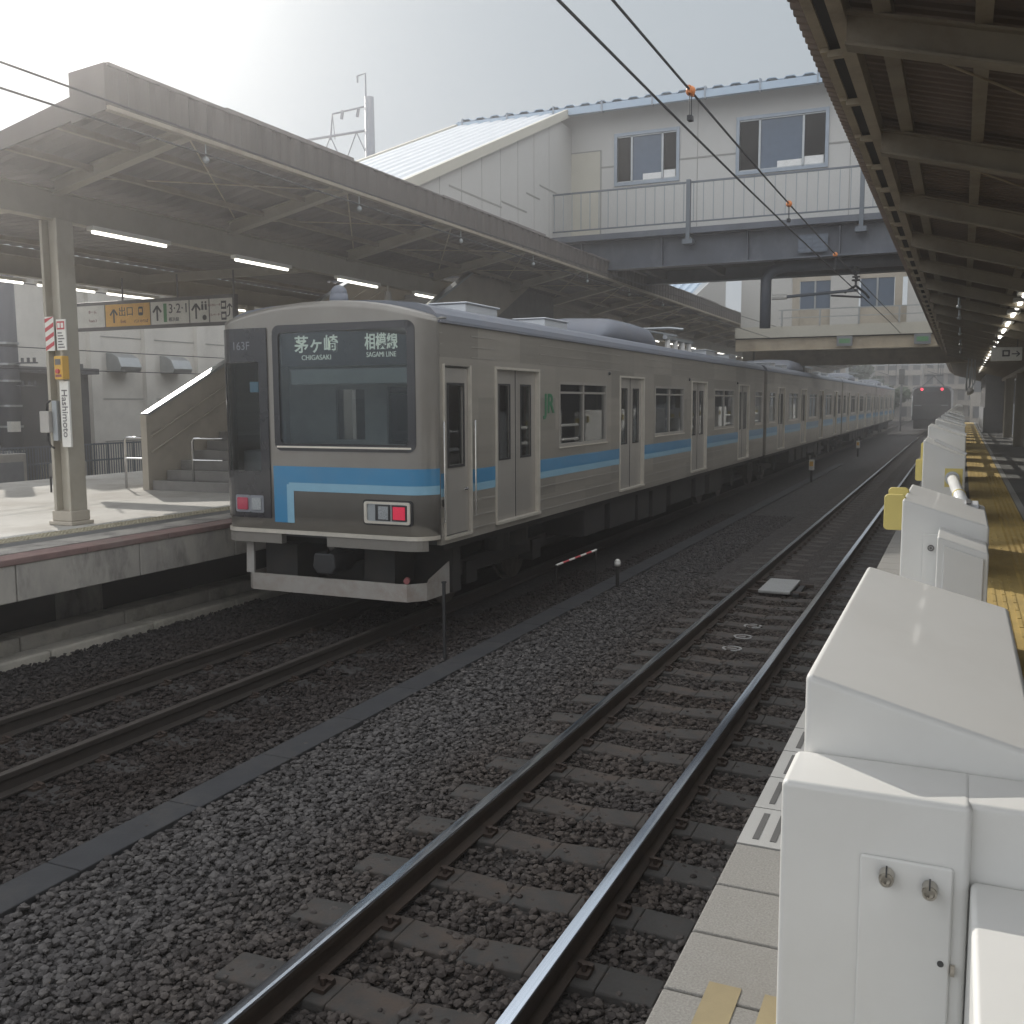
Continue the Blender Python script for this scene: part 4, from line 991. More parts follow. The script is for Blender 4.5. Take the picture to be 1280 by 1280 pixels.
# ------------------------------------------------------------------ right platform canopy
rc = T('platform_canopy', 'dark corrugated canopy on beige rafters over the platform with the white barriers', 'canopy')
RY0, RY1 = -3., 74.
def rz(x): return 4.49-.27*(x+.82) if x < 1.75 else 3.796+.27*(x-1.75)
m = MB(); ribs(m, RY0, RY1, .105, .03, lambda t, h: (-.86, t, rz(-.86)+h), lambda t, h: (1.75, t, rz(1.75)+h)); m.build('roof_sheet', 'roof_sheet', rc, solid=.004)
m = MB(); ribs(m, RY0, RY1, .25, .03, lambda t, h: (1.75, t, rz(1.75)+h), lambda t, h: (6.5, t, rz(6.5)+h)); m.build('roof_sheet', 'roof_sheet', rc, solid=.004)
m = MB(); m.box(-.765, -.715, RY0, RY1, rz(-.74)-.075, rz(-.74)-.012); m.build('edge_channel', 'purlin_beige', rc)
m = MB(); m.box(-.625, -.56, RY0, RY1, rz(-.6)-.13, rz(-.6)-.02); m.build('eaves_channel', 'purlin_beige', rc)
m = MB(); m.box(-.712, -.628, RY0, RY1, rz(-.67)-.05, rz(-.67)-.035); m.build('gutter_bed', 'under_dark', rc)
b0 = MB().box(-.72, -.62, -.025, .025, rz(-.67)-.105, rz(-.67)-.07).box(-.755, -.715, -.03, .03, rz(-.74)-.10, rz(-.74)-.076).build('gutter_bracket', 'purlin_beige', rc, (0, RY0+.3, 0))
for i in range(1, 62): dup(b0, (0, RY0+.3+.93*i, 0), parent=rc)
for x, w in ((-.40, .038), (.02, .036), (.55, .04), (1.15, .045), (2.4, .045), (3.6, .045), (5., .045)):
    m = MB(); m.box(x-w, x+w, RY0, RY1, rz(x)-.075, rz(x)-.012); m.build('purlin', 'beige_dark', rc)
def rrafter():
    m = MB()
    for xa, xb in ((-.56, 1.75), (1.75, 6.2)):
        for o0, o1, w in ((-.235, -.222, .055), (-.222, -.09, .006), (-.09, -.078, .055)):
            p = []
            for o in (o0, o1):
                for x, s in ((xa, -1), (xb, -1), (xb, 1), (xa, 1)): p.append((x, s*w, rz(x)+o))
            m.hexa(p)
    return m
r0 = rrafter().build('rafter', 'beige_dark', rc, (0, 2.85, 0))
RR = [.65+2.2*i for i in range(33)]
r0.location.y = RR[0]
for yy in RR[1:]: dup(r0, (0, yy, 0), parent=rc)
m = MB()
for a, b in zip(RR[:9], RR[1:10]): m.tube([(-.5, a+.1, rz(-.5)-.12), (1.6, b-.1, rz(1.6)-.12)], .007, 5)
m.build('brace_rod', 'purlin_beige', rc)
m = MB(); m.box(1.68, 1.84, RY0, RY1, 3.43, 3.57); m.build('longitudinal_beam', 'beige_dark', rc)
m = MB(); m.box(1.60, 1.68, -.10, .10, 1.02, 3.43); m.box(1.84, 1.92, -.10, .10, 1.02, 3.43); m.box(1.68, 1.84, -.02, .02, 1.02, 3.43); col = m.build('column', 'beige_steel', rc, (0, 28.2, 0))
for yy in (10.6, 19.4, 37., 45.8, 54.6, 63.4, 72.2): dup(col, (0, yy, 0), parent=rc)
MB().box(.64, .74, RY0, RY1, 3.98, 4.05).build('lamp_tray', 'beige_dark', rc)
for yy in (16.3, 18.5, 22.9, 27.3, 31.7): MB().tube([(-.1, yy, rz(-.1)-.24), (-.1, yy, rz(-.1)-.36)], .02, 8).sphere((-.1, yy, rz(-.1)-.37), .035, 8, 5).build('roof_hook', 'galv', rc)
t = lamp(.69, 12.5, 3.89, 'lit white tube lamp in the row under the barrier platform canopy', 'tube lamps over the barrier platform')
t.scale = (1.5, .7, 1)
for i in range(1, 24): dup(t, (.69, 12.5+1.9*i, 3.89))
# column sign, hanging boards
t = T('platform_sign', 'small white hanging sign with a black pictogram and an arrow over the barrier platform', 'sign', (.80, 23.2, 3.36)); MB().box(-.29, .29, -.06, .06, 0, .28).build('sign_case', 'sign_white', t, bevel=.015)
MB().box(-.08, .06, -.066, -.0605, .09, .22).build('pictogram', 'sign_ink', t); MB().box(-.05, .03, -.069, -.0665, .12, .19).build('pictogram_inner', 'sign_white', t); arrow(.17, .14, .15, t, y=-.063, dirn=(1, 0))
for x in (-.2, .2): MB().tube([(x,0,.28),(x,0,.55)], .012, 6).build('hanger', 'sign_frame', t)
t = T('monitor', 'black screen in a pale frame hanging under the barrier platform canopy', 'screen', (1.23, 22.0, 3.62)); MB().box(-.16, .2, -.10, .10, 0, .30).build('case', 'galv', t, bevel=.01); MB().box(-.13, .17, -.106, -.101, .03, .27).build('screen', 'black_panel', t); MB().tube([(0,0,.3),(0,0,.5)], .02, 6).build('hanger', 'sign_frame', t)
t = T('warning_band', 'red and white notice panel on a column of the barrier platform', 'striped panel', (1.68, 28.07, 2.9)); MB().box(-.28, .12, -.02, 0, 0, .5).build('panel', 'sign_white', t)
m = MB()
for k in range(5): m.box(-.26+.07*k, -.225+.07*k, -.024, -.0205, .04, .46)
m.build('stripes', 'sign_red', t)
t = T('emergency_button', 'yellow emergency button box on a column of the barrier platform', 'button box', (1.66, 28.07, 2.45)); MB().box(-.06, .08, -.08, 0, 0, .32).build('box', 'button_yellow', t, bevel=.01); MB().tube([(0,-.08,.15),(0,-.10,.15)], .03, 10).build('button', 'sign_red', t)
for yy, la in ((38.6, 'nearest bundle of grey pipes hung beside the lamp row'), (47., 'farther bundle of grey pipes hung beside the lamp row')):
    t = T('pipe_bundle', la, 'pipes', (.25, yy, 0)); m = MB()
    for x in (-.1, .0, .1): m.tube([(x, 0, 4.05), (x*1.3, 0, 3.2), (x*.6-.05, 0, 2.9)], .025, 6)
    m.build('pipe', 'galv', t); MB().sphere((.0, 0, 2.88), .12, 10, 6).build('camera_housing', 'porcelain', t)
sb = T('stair_enclosure', 'dark enclosed stairway block standing at the far end of the barrier platform', 'stair block'); MB().box(1.0, 1.75, 53, 66, 1.02, 3.9).build('wall', 'house_dark', sb); MB().box(.95, 1.0, 52.9, 66, 1.02, 2.2).box(1.0, 1.8, 52.92, 52.99, 1.02, 3.9).build('cladding', 'city_d', sb)
sb = T('platform_kiosk', 'blue grey panelled kiosk between the columns of the barrier platform', 'kiosk'); MB().box(2.1, 4.6, 33, 52, 1.02, 3.4).build('wall', 'blue_steel', sb)
m = MB()
for k in range(10): m.box(2.06, 2.10, 33.2+1.85*k, 33.3+1.85*k, 1.02, 3.4)
m.build('panel_joint', 'galv', sb)
sb = T('platform_wall_screen', 'pale panelled wall along the far side of the barrier platform', 'wall'); MB().box(5.6, 5.8, -3, 74, 1.02, 3.9).build('wall', 'house_white', sb)

# ------------------------------------------------------------------ platform safety barriers
BG = 'white platform safety barrier units'
def cap(m, x0, x1, y0, y1, zl, zr, zb=1.02):
    m.prism([(x0, zb), (x1, zb), (x1, zr), (x0, zl)], 'y', y0, y1); return m
def lock(par, x, y, z):
    MB().tube([(x, y, z), (x, y-.018, z-.004)], .014, 16).build('lock', 'steel_lock', par, smooth=False)
    l = par.children[-1]
    m = MB(); ring(m, [(x+.013*math.cos(2*math.pi*k/16), z-.006+.013*math.sin(2*math.pi*k/16)) for k in range(16)], [(x+.0095*math.cos(2*math.pi*k/16), z-.006+.0095*math.sin(2*math.pi*k/16)) for k in range(16)], lambda q: y-.018, .004); m.build('lock_ring', 'steel_lock', par)
    MB().box(x-.0015, x+.0015, y-.024, y-.016, z+.002, z+.022).build('key_slot', 'slot_dark', par)
u1 = T('platform_barrier', 'nearest big white barrier housing with a sloping lid and a locked front hatch', 'barrier', group=BG)
cap(MB(), -.285, .175, 2.17, 3.72, 1.965, 1.845).build('housing', 'barrier_white', u1, bevel=.016, seg=3)
m = MB(); m.box(-.30, .05, 1.972, 2.168, 1.02, 1.795); m.build('front_box', 'barrier_white', u1, bevel=.014, seg=3)
m = MB(); m.box(.02, .42, 1.996, 2.169, 1.02, 1.793); m.build('front_box', 'barrier_white', u1, bevel=.012, seg=3)
m = MB(); m.box(.052, .46, .75, 1.994, 1.02, 1.645); m.build('door_pocket', 'barrier_white', u1, bevel=.012, seg=3)
m = MB(); m.box(-.145, .022, 1.962, 1.9718, 1.06, 1.672); m.build('hatch', 'barrier_white', u1, bevel=.005)
for x, z in ((-.095, 1.643), (-.018, 1.632)): lock(u1, x, 1.962, z)
m = MB(); m.tube([(.006, 1.962, 1.482), (.006, 1.9595, 1.482)], .006, 10); m.build('key_hole', 'slot_dark', u1)
m = MB(); m.tube([(.0235, 1.967, 1.47), (.031, 1.967, 1.47)], .011, 10); m.build('hinge', 'stair_brown', u1)
m = MB(); m.box(-.287, -.2862, 2.20, 3.69, 1.5, 1.505); m.build('seam', 'barrier_grey', u1)

def pads(par, y, z=1.83):
    m = MB()
    for dy, dz in ((.0, 0), (.35, .01)): m.prism(rrect(-.375, -.262, z+dz, z+.20+dz, .022), 'y', y+dy, y+dy+.035)
    each(m, 'yellow_pad', 'pad_yellow', par, bevel=.006)
u2 = T('platform_barrier', 'second white barrier unit, with yellow side pads and a protruding door pocket', 'barrier', group=BG)
cap(MB(), -.275, .16, 5.8, 6.9, 2.015, 1.885).build('housing', 'barrier_white', u2, bevel=.014, seg=3)
m = MB(); cap(m, -.085, .152, 5.35, 5.798, 1.875, 1.80); m.build('door_pocket', 'barrier_white', u2, bevel=.01)
m = MB(); cap(m, -.055, .13, 5.33, 5.352, 1.835, 1.775, 1.1); m.build('pocket_panel', 'barrier_white', u2, bevel=.006)
m = MB(); m.box(-.165, -.09, 5.79, 5.7995, 1.1, 1.83); m.build('hatch', 'barrier_white', u2, bevel=.004)
m = MB(); ring(m, [(-.122+.017*math.cos(2*math.pi*k/16), 1.755+.017*math.sin(2*math.pi*k/16)) for k in range(16)], [(-.122+.012*math.cos(2*math.pi*k/16), 1.755+.012*math.sin(2*math.pi*k/16)) for k in range(16)], lambda q: 5.788, .006); m.build('lock_ring', 'sign_frame', u2); MB().tube([(-.122, 5.789, 1.755), (-.122, 5.782, 1.755)], .006, 10).build('lock', 'sign_frame', u2)
m = MB(); m.box(.0, .12, 6.62, 6.86, 1.87, 1.922); m.build('top_fitting', 'barrier_grey', u2, bevel=.006); MB().box(.05, .075, 6.60, 6.87, 1.9222, 1.929).build('slot', 'slot_dark', u2)
pads(u2, 5.9)
def far_unit(label, y0, y1, zl, zr, par=None):
    u = T('platform_barrier', label, 'barrier', (0, y0, 0), BG); L = y1-y0
    cap(MB(), -.29, .05, 0, L, zl, zr).build('housing', 'barrier_white', u, bevel=.012)
    m = MB(); m.box(-.11, .03, -.004, 0, zl-.40, zl-.24); m.build('yellow_plate', 'pad_yellow', u)
    m = MB(); m.tube([(-.20, .015, zl+.0), (.05, .015, zr+.02)], .016, 8); m.build('top_tube', 'pipe_white', u)
    m = MB(); m.prism(rrect(-.35, -.28, zl-.36, zl-.17, .02), 'y', .1, .135); m.build('yellow_pad', 'pad_yellow', u)
    return u
u3 = far_unit('third white barrier unit, its grey front bearing a yellow square and a white bar', 9.3, 10.25, 2.21, 2.07)
t = T('barrier_bar', 'thick white round bar running from the third barrier unit to the second', 'barrier bar', group='white bars between barrier units')
MB().tube([(-.05, 9.3, 1.885), (.04, 6.86, 1.875)], .042, 16).build('bar', 'pipe_white', t, smooth=True); MB().tube([(.0095, 7.69, 1.878), (.0075, 7.74, 1.878)], .046, 16).build('yellow_ring', 'pad_yellow', t, smooth=True)
MB().tube([(-.05, 9.298, 1.885), (-.05, 9.28, 1.885)], .06, 16).build('collar', 'barrier_grey', t)
u4 = far_unit('white barrier unit standing close behind the third one, its top a step higher', 10.45, 11.5, 2.31, 2.2)
ub = far_unit('distant white barrier unit in the receding row beyond the first four', 13.4, 15.0, 2.32, 2.22)
for i in range(1, 17): dup(ub, (0, 13.4+3.5*i, 0))
t2 = T('barrier_bar', 'white round bar closing the gap between distant barrier units', 'barrier bar', (0, 15, 0), 'white bars between distant barrier units')
MB().tube([(-.08, 0, 1.9), (-.08, 1.9, 1.9)], .042, 12).build('bar', 'pipe_white', t2, smooth=True); MB().tube([(-.08, 0, 1.5), (-.08, 1.9, 1.5)], .042, 12).build('bar', 'pipe_white', t2, smooth=True)
for i in range(1, 16): dup(t2, (0, 15+3.5*i, 0))

# ------------------------------------------------------------------ footbridge with the white walled passage
fb = T('footbridge', 'white walled covered footbridge with two windows crossing over both tracks', 'footbridge')
GY = 23.9; WY = 25.0
m = MB(); m.box(-18, 9, GY, GY+.03, 5.82, 6.48); m.box(-18, 9, GY-.14, GY+.17, 5.79, 5.82); m.box(-18, 9, GY-.14, GY+.17, 6.48, 6.51); m.build('girder', 'girder_blue', fb)
m = MB()
for x in [-17+2.05*i for i in range(13)]: m.box(x-.012, x+.012, GY-.13, GY, 5.82, 6.48)
each(m, 'girder_stiffener', 'girder_blue', fb)
m = MB(); m.box(-18, 9, GY+3.2, GY+3.23, 5.80, 6.5); m.box(-18, 9, GY+3.05, GY+3.38, 5.77, 5.80); m.build('girder', 'girder_blue', fb)
m = MB(); m.box(-18, 9, GY+.2, GY+3.1, 6.1, 6.35)
for x in [-17.2+1.6*i for i in range(17)]: m.box(x-.08, x+.08, GY+.03, GY+3.19, 5.9, 6.1)
m.build('deck_soffit', 'under_dark', fb)
m = MB(); m.box(-18, 9, GY-.32, GY+3.5, 6.51, 6.60); m.box(-18, 9, GY-.36, GY-.32, 6.49, 6.63); m.build('deck', 'girder_blue', fb)
W1 = (-8.29, -6.71, 8.09, 9.27); W2 = (-5.19, -3.15, 8.07, 9.31); DR = (-9.55, -8.73)
m = MB(); holed(m, -10.03, 9, 6.60, 10.0, [W1, W2], lambda u, v: (u, WY, v)); m.build('wall', 'bridge_white', fb, solid=.08, offset=0)
m = MB(); m.box(-10.03, -9.95, WY, WY+3.2, 6.6, 10.); m.box(-12.6, 9, WY+3.2, WY+3.28, 6.6, 10.); m.build('wall', 'bridge_white', fb)
m = MB(); m.box(-10, 9, WY+.1, WY+3.1, 9.7, 9.8); m.build('passage_ceiling', 'house_white', fb)
m = MB()
for x in (-6.2, -2.6, .2, 2.6): m.box(x-.008, x+.008, WY-.046, WY-.041, 6.62, 9.98)
for a, b in ((-10.02, DR[0]), (DR[1], W1[0]-.06), (W1[1]+.06, W2[0]-.06), (W2[1]+.06, 9)): m.box(a, b, WY-.05, WY-.041, 8.52, 8.56)
each(m, 'wall_joint', 'joint', fb)
m = MB(); m.box(DR[0], DR[1], WY-.055, WY-.0415, 6.72, 8.95); d = m.build('door', 'bridge_cream', fb)
m = MB(); m.box(DR[0]-.03, DR[0], WY-.06, WY-.0415, 6.72, 8.98); m.box(DR[1], DR[1]+.03, WY-.06, WY-.0415, 6.72, 8.98); m.box(DR[0], DR[1], WY-.06, WY-.0415, 8.95, 8.98); m.build('frame', 'joint', d); MB().box(DR[0]-.05, DR[1]+.05, WY-.3, WY-.042, 6.66, 6.715).build('door_step', 'joint', d)
def bwin(w, sh):
    a, b, z0, z1 = w; m = MB(); f = .06; y0, y1 = WY-.075, WY+.03
    m.box(a-f, a+.02, y0, y1, z0-f, z1+f); m.box(b-.02, b+f, y0, y1, z0-f, z1+f); m.box(a+.02, b-.02, y0, y1, z0-f, z0+.02); m.box(a+.02, b-.02, y0, y1, z1-.02, z1+f)
    o = m.build('window', 'window_frame', fb)
    m = MB()
    for x in sh: m.box(x-.025, x+.025, WY-.045, WY+.0, z0+.021, z1-.021)
    m.box(a+.021, b-.021, WY-.045, WY, z0+.021, z0+.05); m.box(a+.021, b-.021, WY-.045, WY, z1-.05, z1-.021); m.build('sash', 'galv', o)
    MB().box(sh[0]+.026, sh[1]-.026, WY-.012, WY-.004, z0+.05, z1-.05).build('pane', 'bridge_glass', o); MB().box(a+.021, sh[0]-.026, WY-.012, WY-.004, z0+.05, z1-.05).build('pane', 'pane_clear', o); MB().box(sh[1]+.026, b-.021, WY-.012, WY-.004, z0+.05, z1-.05).build('pane', 'pane_clear', o)
    MB().box(a+.03, sh[0]-.03, WY+.02, WY+.035, z0, z1).build('blind', 'shade_brown', o); MB().box(sh[1]+.03, b-.03, WY+.02, WY+.035, z0+.28, z1).build('blind', 'shade_brown', o)
    MB().box((a+b)/2-.1, sh[1]-.03, WY-.02, WY-.0125, z0+.052, z0+.20).build('daylight_strip', 'pipe_white', o); MB().box(sh[1]+.03, b-.05, WY-.02, WY-.0125, z0+.052, z0+.24).build('daylight_strip', 'pipe_white', o)  # white strips painted in for the bright outside glimpsed through the glass
bwin(W1, (W1[0]+.40, W1[1]-.38)); bwin(W2, (W2[0]+.50, W2[1]-.52))
m = MB(); ribs(m, -12.6, 9.2, .42, .05, lambda t, h: (t, WY-.55, 9.98+.0+h), lambda t, h: (t, WY+3.6, 10.35+h)); m.build('roof', 'roof_blue', fb, solid=.02)
m = MB(); m.box(-12.62, 9.2, WY-.62, WY-.5, 9.78, 9.95); g = m.build('gutter', 'roof_blue', fb)
m = MB()
for x in [-12.4+1.3*i for i in range(17)]: m.box(x-.02, x+.02, WY-.64, WY-.48, 9.76, 10.04)
m.build('gutter_bracket', 'window_frame', g)
m = MB(); m.tube([(-9.92, WY-.1, 9.8), (-9.92, WY-.1, 5.6)], .05, 8); m.build('downpipe', 'house_white', fb)
m = MB(); m.box(-10.0, 9, GY-.26, GY-.22, 7.66, 7.70); m.box(-10.0, 9, GY-.26, GY-.22, 6.76, 6.79)
x = -9.95
rl = m.build('railing', 'rail_grey', fb); m = MB()
while x < 8: m.box(x-.008, x+.008, GY-.248, GY-.232, 6.79, 7.66); x += .235
m.build('baluster', 'baluster', rl)
for x in (-9.60, -6.05, -2.18, 1.7, 5.5): MB().box(x-.045, x+.045, GY-.40, GY-.27, 6.35, 7.72).box(x-.12, x+.12, GY-.42, GY-.15, 6.25, 6.36).build('railing_post', 'rail_grey', fb)
m = MB(); m.box(-3.55, -2.9, GY-.158, GY-.15, 5.9, 6.30)
for k in range(5): m.box(-3.55+.15*k, -3.53+.15*k, GY-.17, GY-.158, 5.9, 6.30); m.box(-3.55, -2.9, GY-.17, GY-.158, 5.92+.09*k, 5.935+.09*k)
m.build('louvre', 'blue_steel', fb)
for x in (-14.5, 3.6): MB().box(x-.25, x+.25, GY+.4, GY+1.0, 1.02, 6.1).build('pier', 'girder_blue', fb)
# sloping stair shed that joins the bridge
m = MB(); Y0, Z0, Y1, Z1 = 15.2, 6.03, 23.9, 9.58
X = -9.6
m.v = [(X, Y0, 5.57), (X, Y1+1.1, 5.57), (X, Y1+1.1, Z1), (X, Y1, Z1), (X, Y0, Z0), (X+.08, Y0, 5.57), (X+.08, Y1+1.1, 5.57), (X+.08, Y1+1.1, Z1), (X+.08, Y1, Z1), (X+.08, Y0, Z0)]
for f in ((0,1,2,3,4), (9,8,7,6,5), (0,5,6,1), (1,6,7,2), (2,7,8,3), (3,8,9,4), (4,9,5,0)): m.face(f)
m.build('stair_shed_wall', 'bridge_white', fb)
m = MB()
for k in range(9): yy = Y0+.6+.95*k; m.box(X+.08, X+.0825, yy-.008, yy+.008, 5.4, Z0+(yy-Y0)*.408-.06)
for a, b, z in ((16.2, 18.1, 6.35), (18.1, 20.6, 6.85), (20.6, 22.0, 6.98), (22.0, 22.8, 7.42), (22.8, 23.9, 7.75)): m.box(X+.08, X+.088, a, b, z, z+.035)
m.build('shed_joint', 'joint', fb)
m = MB(); ribs(m, -12.6, -9.45, .35, .045, lambda t, h: (t, Y0-.2, Z0+.02+h), lambda t, h: (t, Y1+.9, Z1+.46+h-.05)); m.build('shed_roof', 'roof_pale', fb, solid=.02)
m = MB(); m.bar((-9.45, Y0-.2, Z0-.02), (-9.45, Y1+.6, Z1+.28), .10, .20); m.bar((-12.6, Y0-.2, Z0-.02), (-12.6, Y1+.6, Z1+.28), .10, .2); m.build('shed_verge', 'bridge_cream', fb)

# second, older footbridge beyond
f2 = T('footbridge', 'older beige footbridge with white panels and a slim railing, behind the blue girder bridge', 'footbridge')
Y2 = 38.
m = MB(); m.box(-7.9, 9, Y2, Y2+.2, 4.98, 5.30); m.box(-7.9, 9, Y2+.0, Y2+3.4, 4.90, 4.98); m.build('deck', 'bridge_cream', f2)
m = MB(); m.box(-7.9, 9, Y2+.12, Y2+.16, 4.46, 4.90); m.box(-7.9, 9, Y2+.02, Y2+.3, 4.42, 4.46); m.build('girder', 'purlin_beige', f2)
m = MB(); m.box(-7.9, 9, Y2+.1, Y2+3.3, 4.86, 4.899); m.build('soffit', 'under_dark', f2)
m = MB(); m.box(-7.9, 9, Y2+2.6, Y2+2.64, 3.98, 4.40); m.box(-7.9, 9, Y2+2.5, Y2+2.75, 3.93, 3.98); m.box(-7.9, 9, Y2+2.55, Y2+3.3, 4.40, 4.86); m.build('girder', 'purlin_beige', f2)
m = MB(); m.box(-7.9, -5.95, Y2+1.0, Y2+1.1, 5.3, 8.4); m.build('wall', 'bridge_white', f2)
m = MB(); m.box(-6.0, 9, Y2+1.02, Y2+1.12, 5.3, 5.98); m.box(-6.0, 9, Y2+1.0, Y2+1.12, 7.0, 8.4)
for x in (-5.85, -2.25, 1.2, 4.4): m.box(x-.13, x+.13, Y2+.98, Y2+1.1, 5.3, 8.4)
m.build('wall', 'stair_brown', f2)
for x in (-4.1, -1.45, 1.9): MB().box(x-.5, x+.5, Y2+.9, Y2+.97, 5.32, 7.2).build('wall_panel', 'bridge_white', f2)
for a, b in ((-5.7, -4.62), (-3.55, -2.4), (-.9, 1.0)):
    o = MB().box(a, b, Y2+1.03, Y2+1.09, 5.98, 7.0).build('window', 'bridge_glass', f2); MB().box((a+b)/2-.03, (a+b)/2+.03, Y2+1.0, Y2+1.025, 5.98, 7.0).build('mullion', 'galv', o)
m = MB(); m.box(-6.3, 9, Y2-.02, Y2+.02, 5.86, 5.90); m.box(-6.3, 9, Y2-.02, Y2+.02, 5.58, 5.61)
for i in range(11): m.box(-6.2+1.35*i-.02, -6.16+1.35*i, Y2-.025, Y2+.025, 5.3, 5.88)
m.build('railing', 'galv', f2)
m = MB(); ribs(m, -12.6, -8.5, .3, .05, lambda t, h: (t, Y2-4, 6.1+h), lambda t, h: (t, Y2+2, 8.2+h)); m.build('stair_roof', 'roof_blue', f2, solid=.02)
m = MB(); m.v = [(-8.5,Y2-4,6.05),(-8.5,Y2+1,6.05),(-8.5,Y2+1,7.7),(-8.5,Y2-4,6.1)]; m.face((0,1,2,3)); m.build('stair_wall', 'bridge_white', f2, solid=.06)
MB().box(-7.9, 9, Y2+.8, Y2+3.4, 8.4, 8.6).build('roof', 'roof_blue', f2)
for x in (-7.6, 3.6): MB().box(x-.2, x+.2, Y2+1, Y2+1.4, 1.02, 4.9).build('pier', 'beige_steel', f2)
for x, la in ((-3.95, 'small dark sign hung on the beige girder, the left one'), (-1.35, 'small dark sign hung on the beige girder, the right one above the distant train')):
    t = T('girder_sign', la, 'sign', (x, Y2-.05, 4.52)); MB().box(-.27, .27, -.03, .03, 0, .36).build('plate', 'city_d', t); MB().box(-.19, .19, -.035, -.031, .1, .26).build('plate_mark', 'sign_green', t)
# bracket frame with insulators under the blue girder
t = T('wire_support', 'blue grey bent tube bracket with insulators holding the overhead wire under the footbridge', 'bracket')
m = MB(); m.tube([(-4.4, 24.6, 4.3), (-4.4, 24.6, 5.45), (-4.25, 24.6, 5.65), (-3.95, 24.6, 5.72), (-1.0, 24.6, 5.72)], .13, 10); m.build('bent_tube', 'girder_blue', t, smooth=True)
m = MB(); m.tube([(-3.9, 24.6, 5.02), (-2.3, 24.6, 5.10)], .035, 8); m.build('arm', 'rail_grey', t)
m = MB(); m.tube([(-4.25,24.6,5.02),(-3.9,24.6,5.02)], .06, 8); m.build('arm_insulator', 'porcelain', t)
m = MB()
for k in range(5): m.tube([(-2.35, 24.6, 5.64-.075*k), (-2.35, 24.6, 5.61-.075*k)], .10-.012*(k % 2), 10)
m.tube([(-2.35,24.6,5.7),(-2.35,24.6,5.2)], .03, 6); m.build('insulator', 'house_dark', t)
m = MB(); m.tube([(-2.35, 24.6, 5.2), (-2.6, 24.6, 5.05)], .03, 6).tube([(-2.35, 24.6, 5.2), (-2.12, 24.6, 5.0), (-2.05, 24.6, 4.9)], .03, 6).tube([(-2.9, 24.6, 5.0), (-2.2, 24.6, 4.93)], .025, 6); m.build('steady_arm', 'wire', t)

# ------------------------------------------------------------------ overhead wires
def wire(label, pts, r=.012):
    t = T('overhead_wire', label, 'wire'); MB().tube(pts, r, 6).build('strand', 'wire', t); return t
cw = [(RC-.1*math.sin(k*.35), -4+3.*k, 4.89) for k in range(31)]
wire('lower of two dark overhead wires running above the empty track', cw, .0105)
def mz(y): return 5.10+.0025*abs(y-12)**1.4
wire('upper of two dark overhead wires above the empty track, with orange balls', [(RC, -4+2*k, mz(-4+2*k)) for k in range(46)], .0105)
def lz(y): return 5.0+.0012*abs(y-9)**1.8
wire('lower faint overhead wire above the standing train, along the far canopy', [(LC, -4+3*k, 4.86) for k in range(31)], .009)
wire('upper faint overhead wire above the standing train, along the far canopy', [(LC, -4+2*k, 5.02+.003*abs(-4+2*k-10)**1.4) for k in range(46)], .009)
for y, la in ((8.43, 'nearest wire hanger with an orange ball'), (13.6, 'second wire hanger with an orange ball'), (18.8, 'farthest wire hanger with an orange ball, in front of the blue girder')):
    t = T('wire_hanger', la, 'wire hanger', (RC, y, 0), 'wire hangers with orange balls'); z1 = mz(y)
    MB().sphere((0, 0, z1), .042, 10, 6).build('ball', 'orange', t, smooth=True); MB().box(-.012, .012, -.07, .07, z1-.03, z1+.03).build('clamp', 'orange', t)
    MB().tube([(0, .03, z1), (.0, .035, 4.9)], .004, 5).tube([(0, -.03, z1), (.0, -.035, 4.9)], .004, 5).build('link', 'wire', t); MB().box(-.02, .02, -.035, .035, 4.875, 4.915).build('wire_clip', 'wire', t)

# catenary mast behind the far canopy
t = T('catenary_mast', 'slim grey catenary mast with a lattice arm rising behind the far canopy', 'mast', (-17.55, 28, 0))
MB().tube([(0,0,-.2),(0,0,12.2)], [.22,.15], 12).build('shaft', 'blue_steel', t, smooth=True)
MB().tube([(-.12,0,12.1),(-.12,0,12.95),(-.42,0,12.9)], .025, 6).tube([(-.42,0,12.9),(-.42,0,12.7)], .03, 6).build('top_bracket', 'blue_steel', t)
m = MB(); m.tube([(-9,0,11.0),(0,0,11.2)], .04, 6); m.tube([(-9,0,10.0),(0,0,10.2)], .04, 6)
for k in range(9): m.tube([(-9+k,0,10.0+.022*k),(-8.5+k,0,11.01+.022*k)], .02, 5); m.tube([(-8.5+k,0,11.01+.022*k),(-8+k,0,10.02+.022*k)], .02, 5)
m.build('lattice_arm', 'blue_steel', t)
m = MB(); m.tube([(0,0,11.95),(-1.4,0,11.85),(-1.5,0,11.05)], .03, 6); m.tube([(-1.4,0,11.85),(-1.32,0,11.05)], .015, 5)
for x in (-.4, -1.0): m.tube([(x,0,11.92),(x-.06,0,11.65)], .05, 8)
m.build('upper_arm', 'blue_steel', t)
# ------------------------------------------------------------------ far end: town, trees, signals
def house(label, x, y, w, d, h, mm, floors, bays, cat='building'):
    t = T('town_building', label, cat, (x, y, -1.2)); MB().box(-w/2, w/2, 0, d, 0, h).build('wall', mm, t)
    MB().box(-w/2-.3, w/2+.3, -.3, d+.3, h, h+.5).build('roof', 'city_d', t)
    m = MB(); mb = MB()
    for f in range(floors):
        z = 1.6+f*(h-1.5)/floors
        for b in range(bays):
            a = -w/2+(b+.2)*w/bays; m.box(a, a+.6*w/bays, -.06, -.001, z, z+1.4)
        mb.box(-w/2+.1, w/2-.1, -.9, -.002, z-.75, z-.1) if floors > 3 else None
    each(m, 'window', 'city_pane', t)
    if mb.v: mb.build('balcony', 'city_c', t)
    return t
house('pinkish apartment block left of the far signal', -18, 128, 13, 12, 11.8, 'city_c', 4, 7)
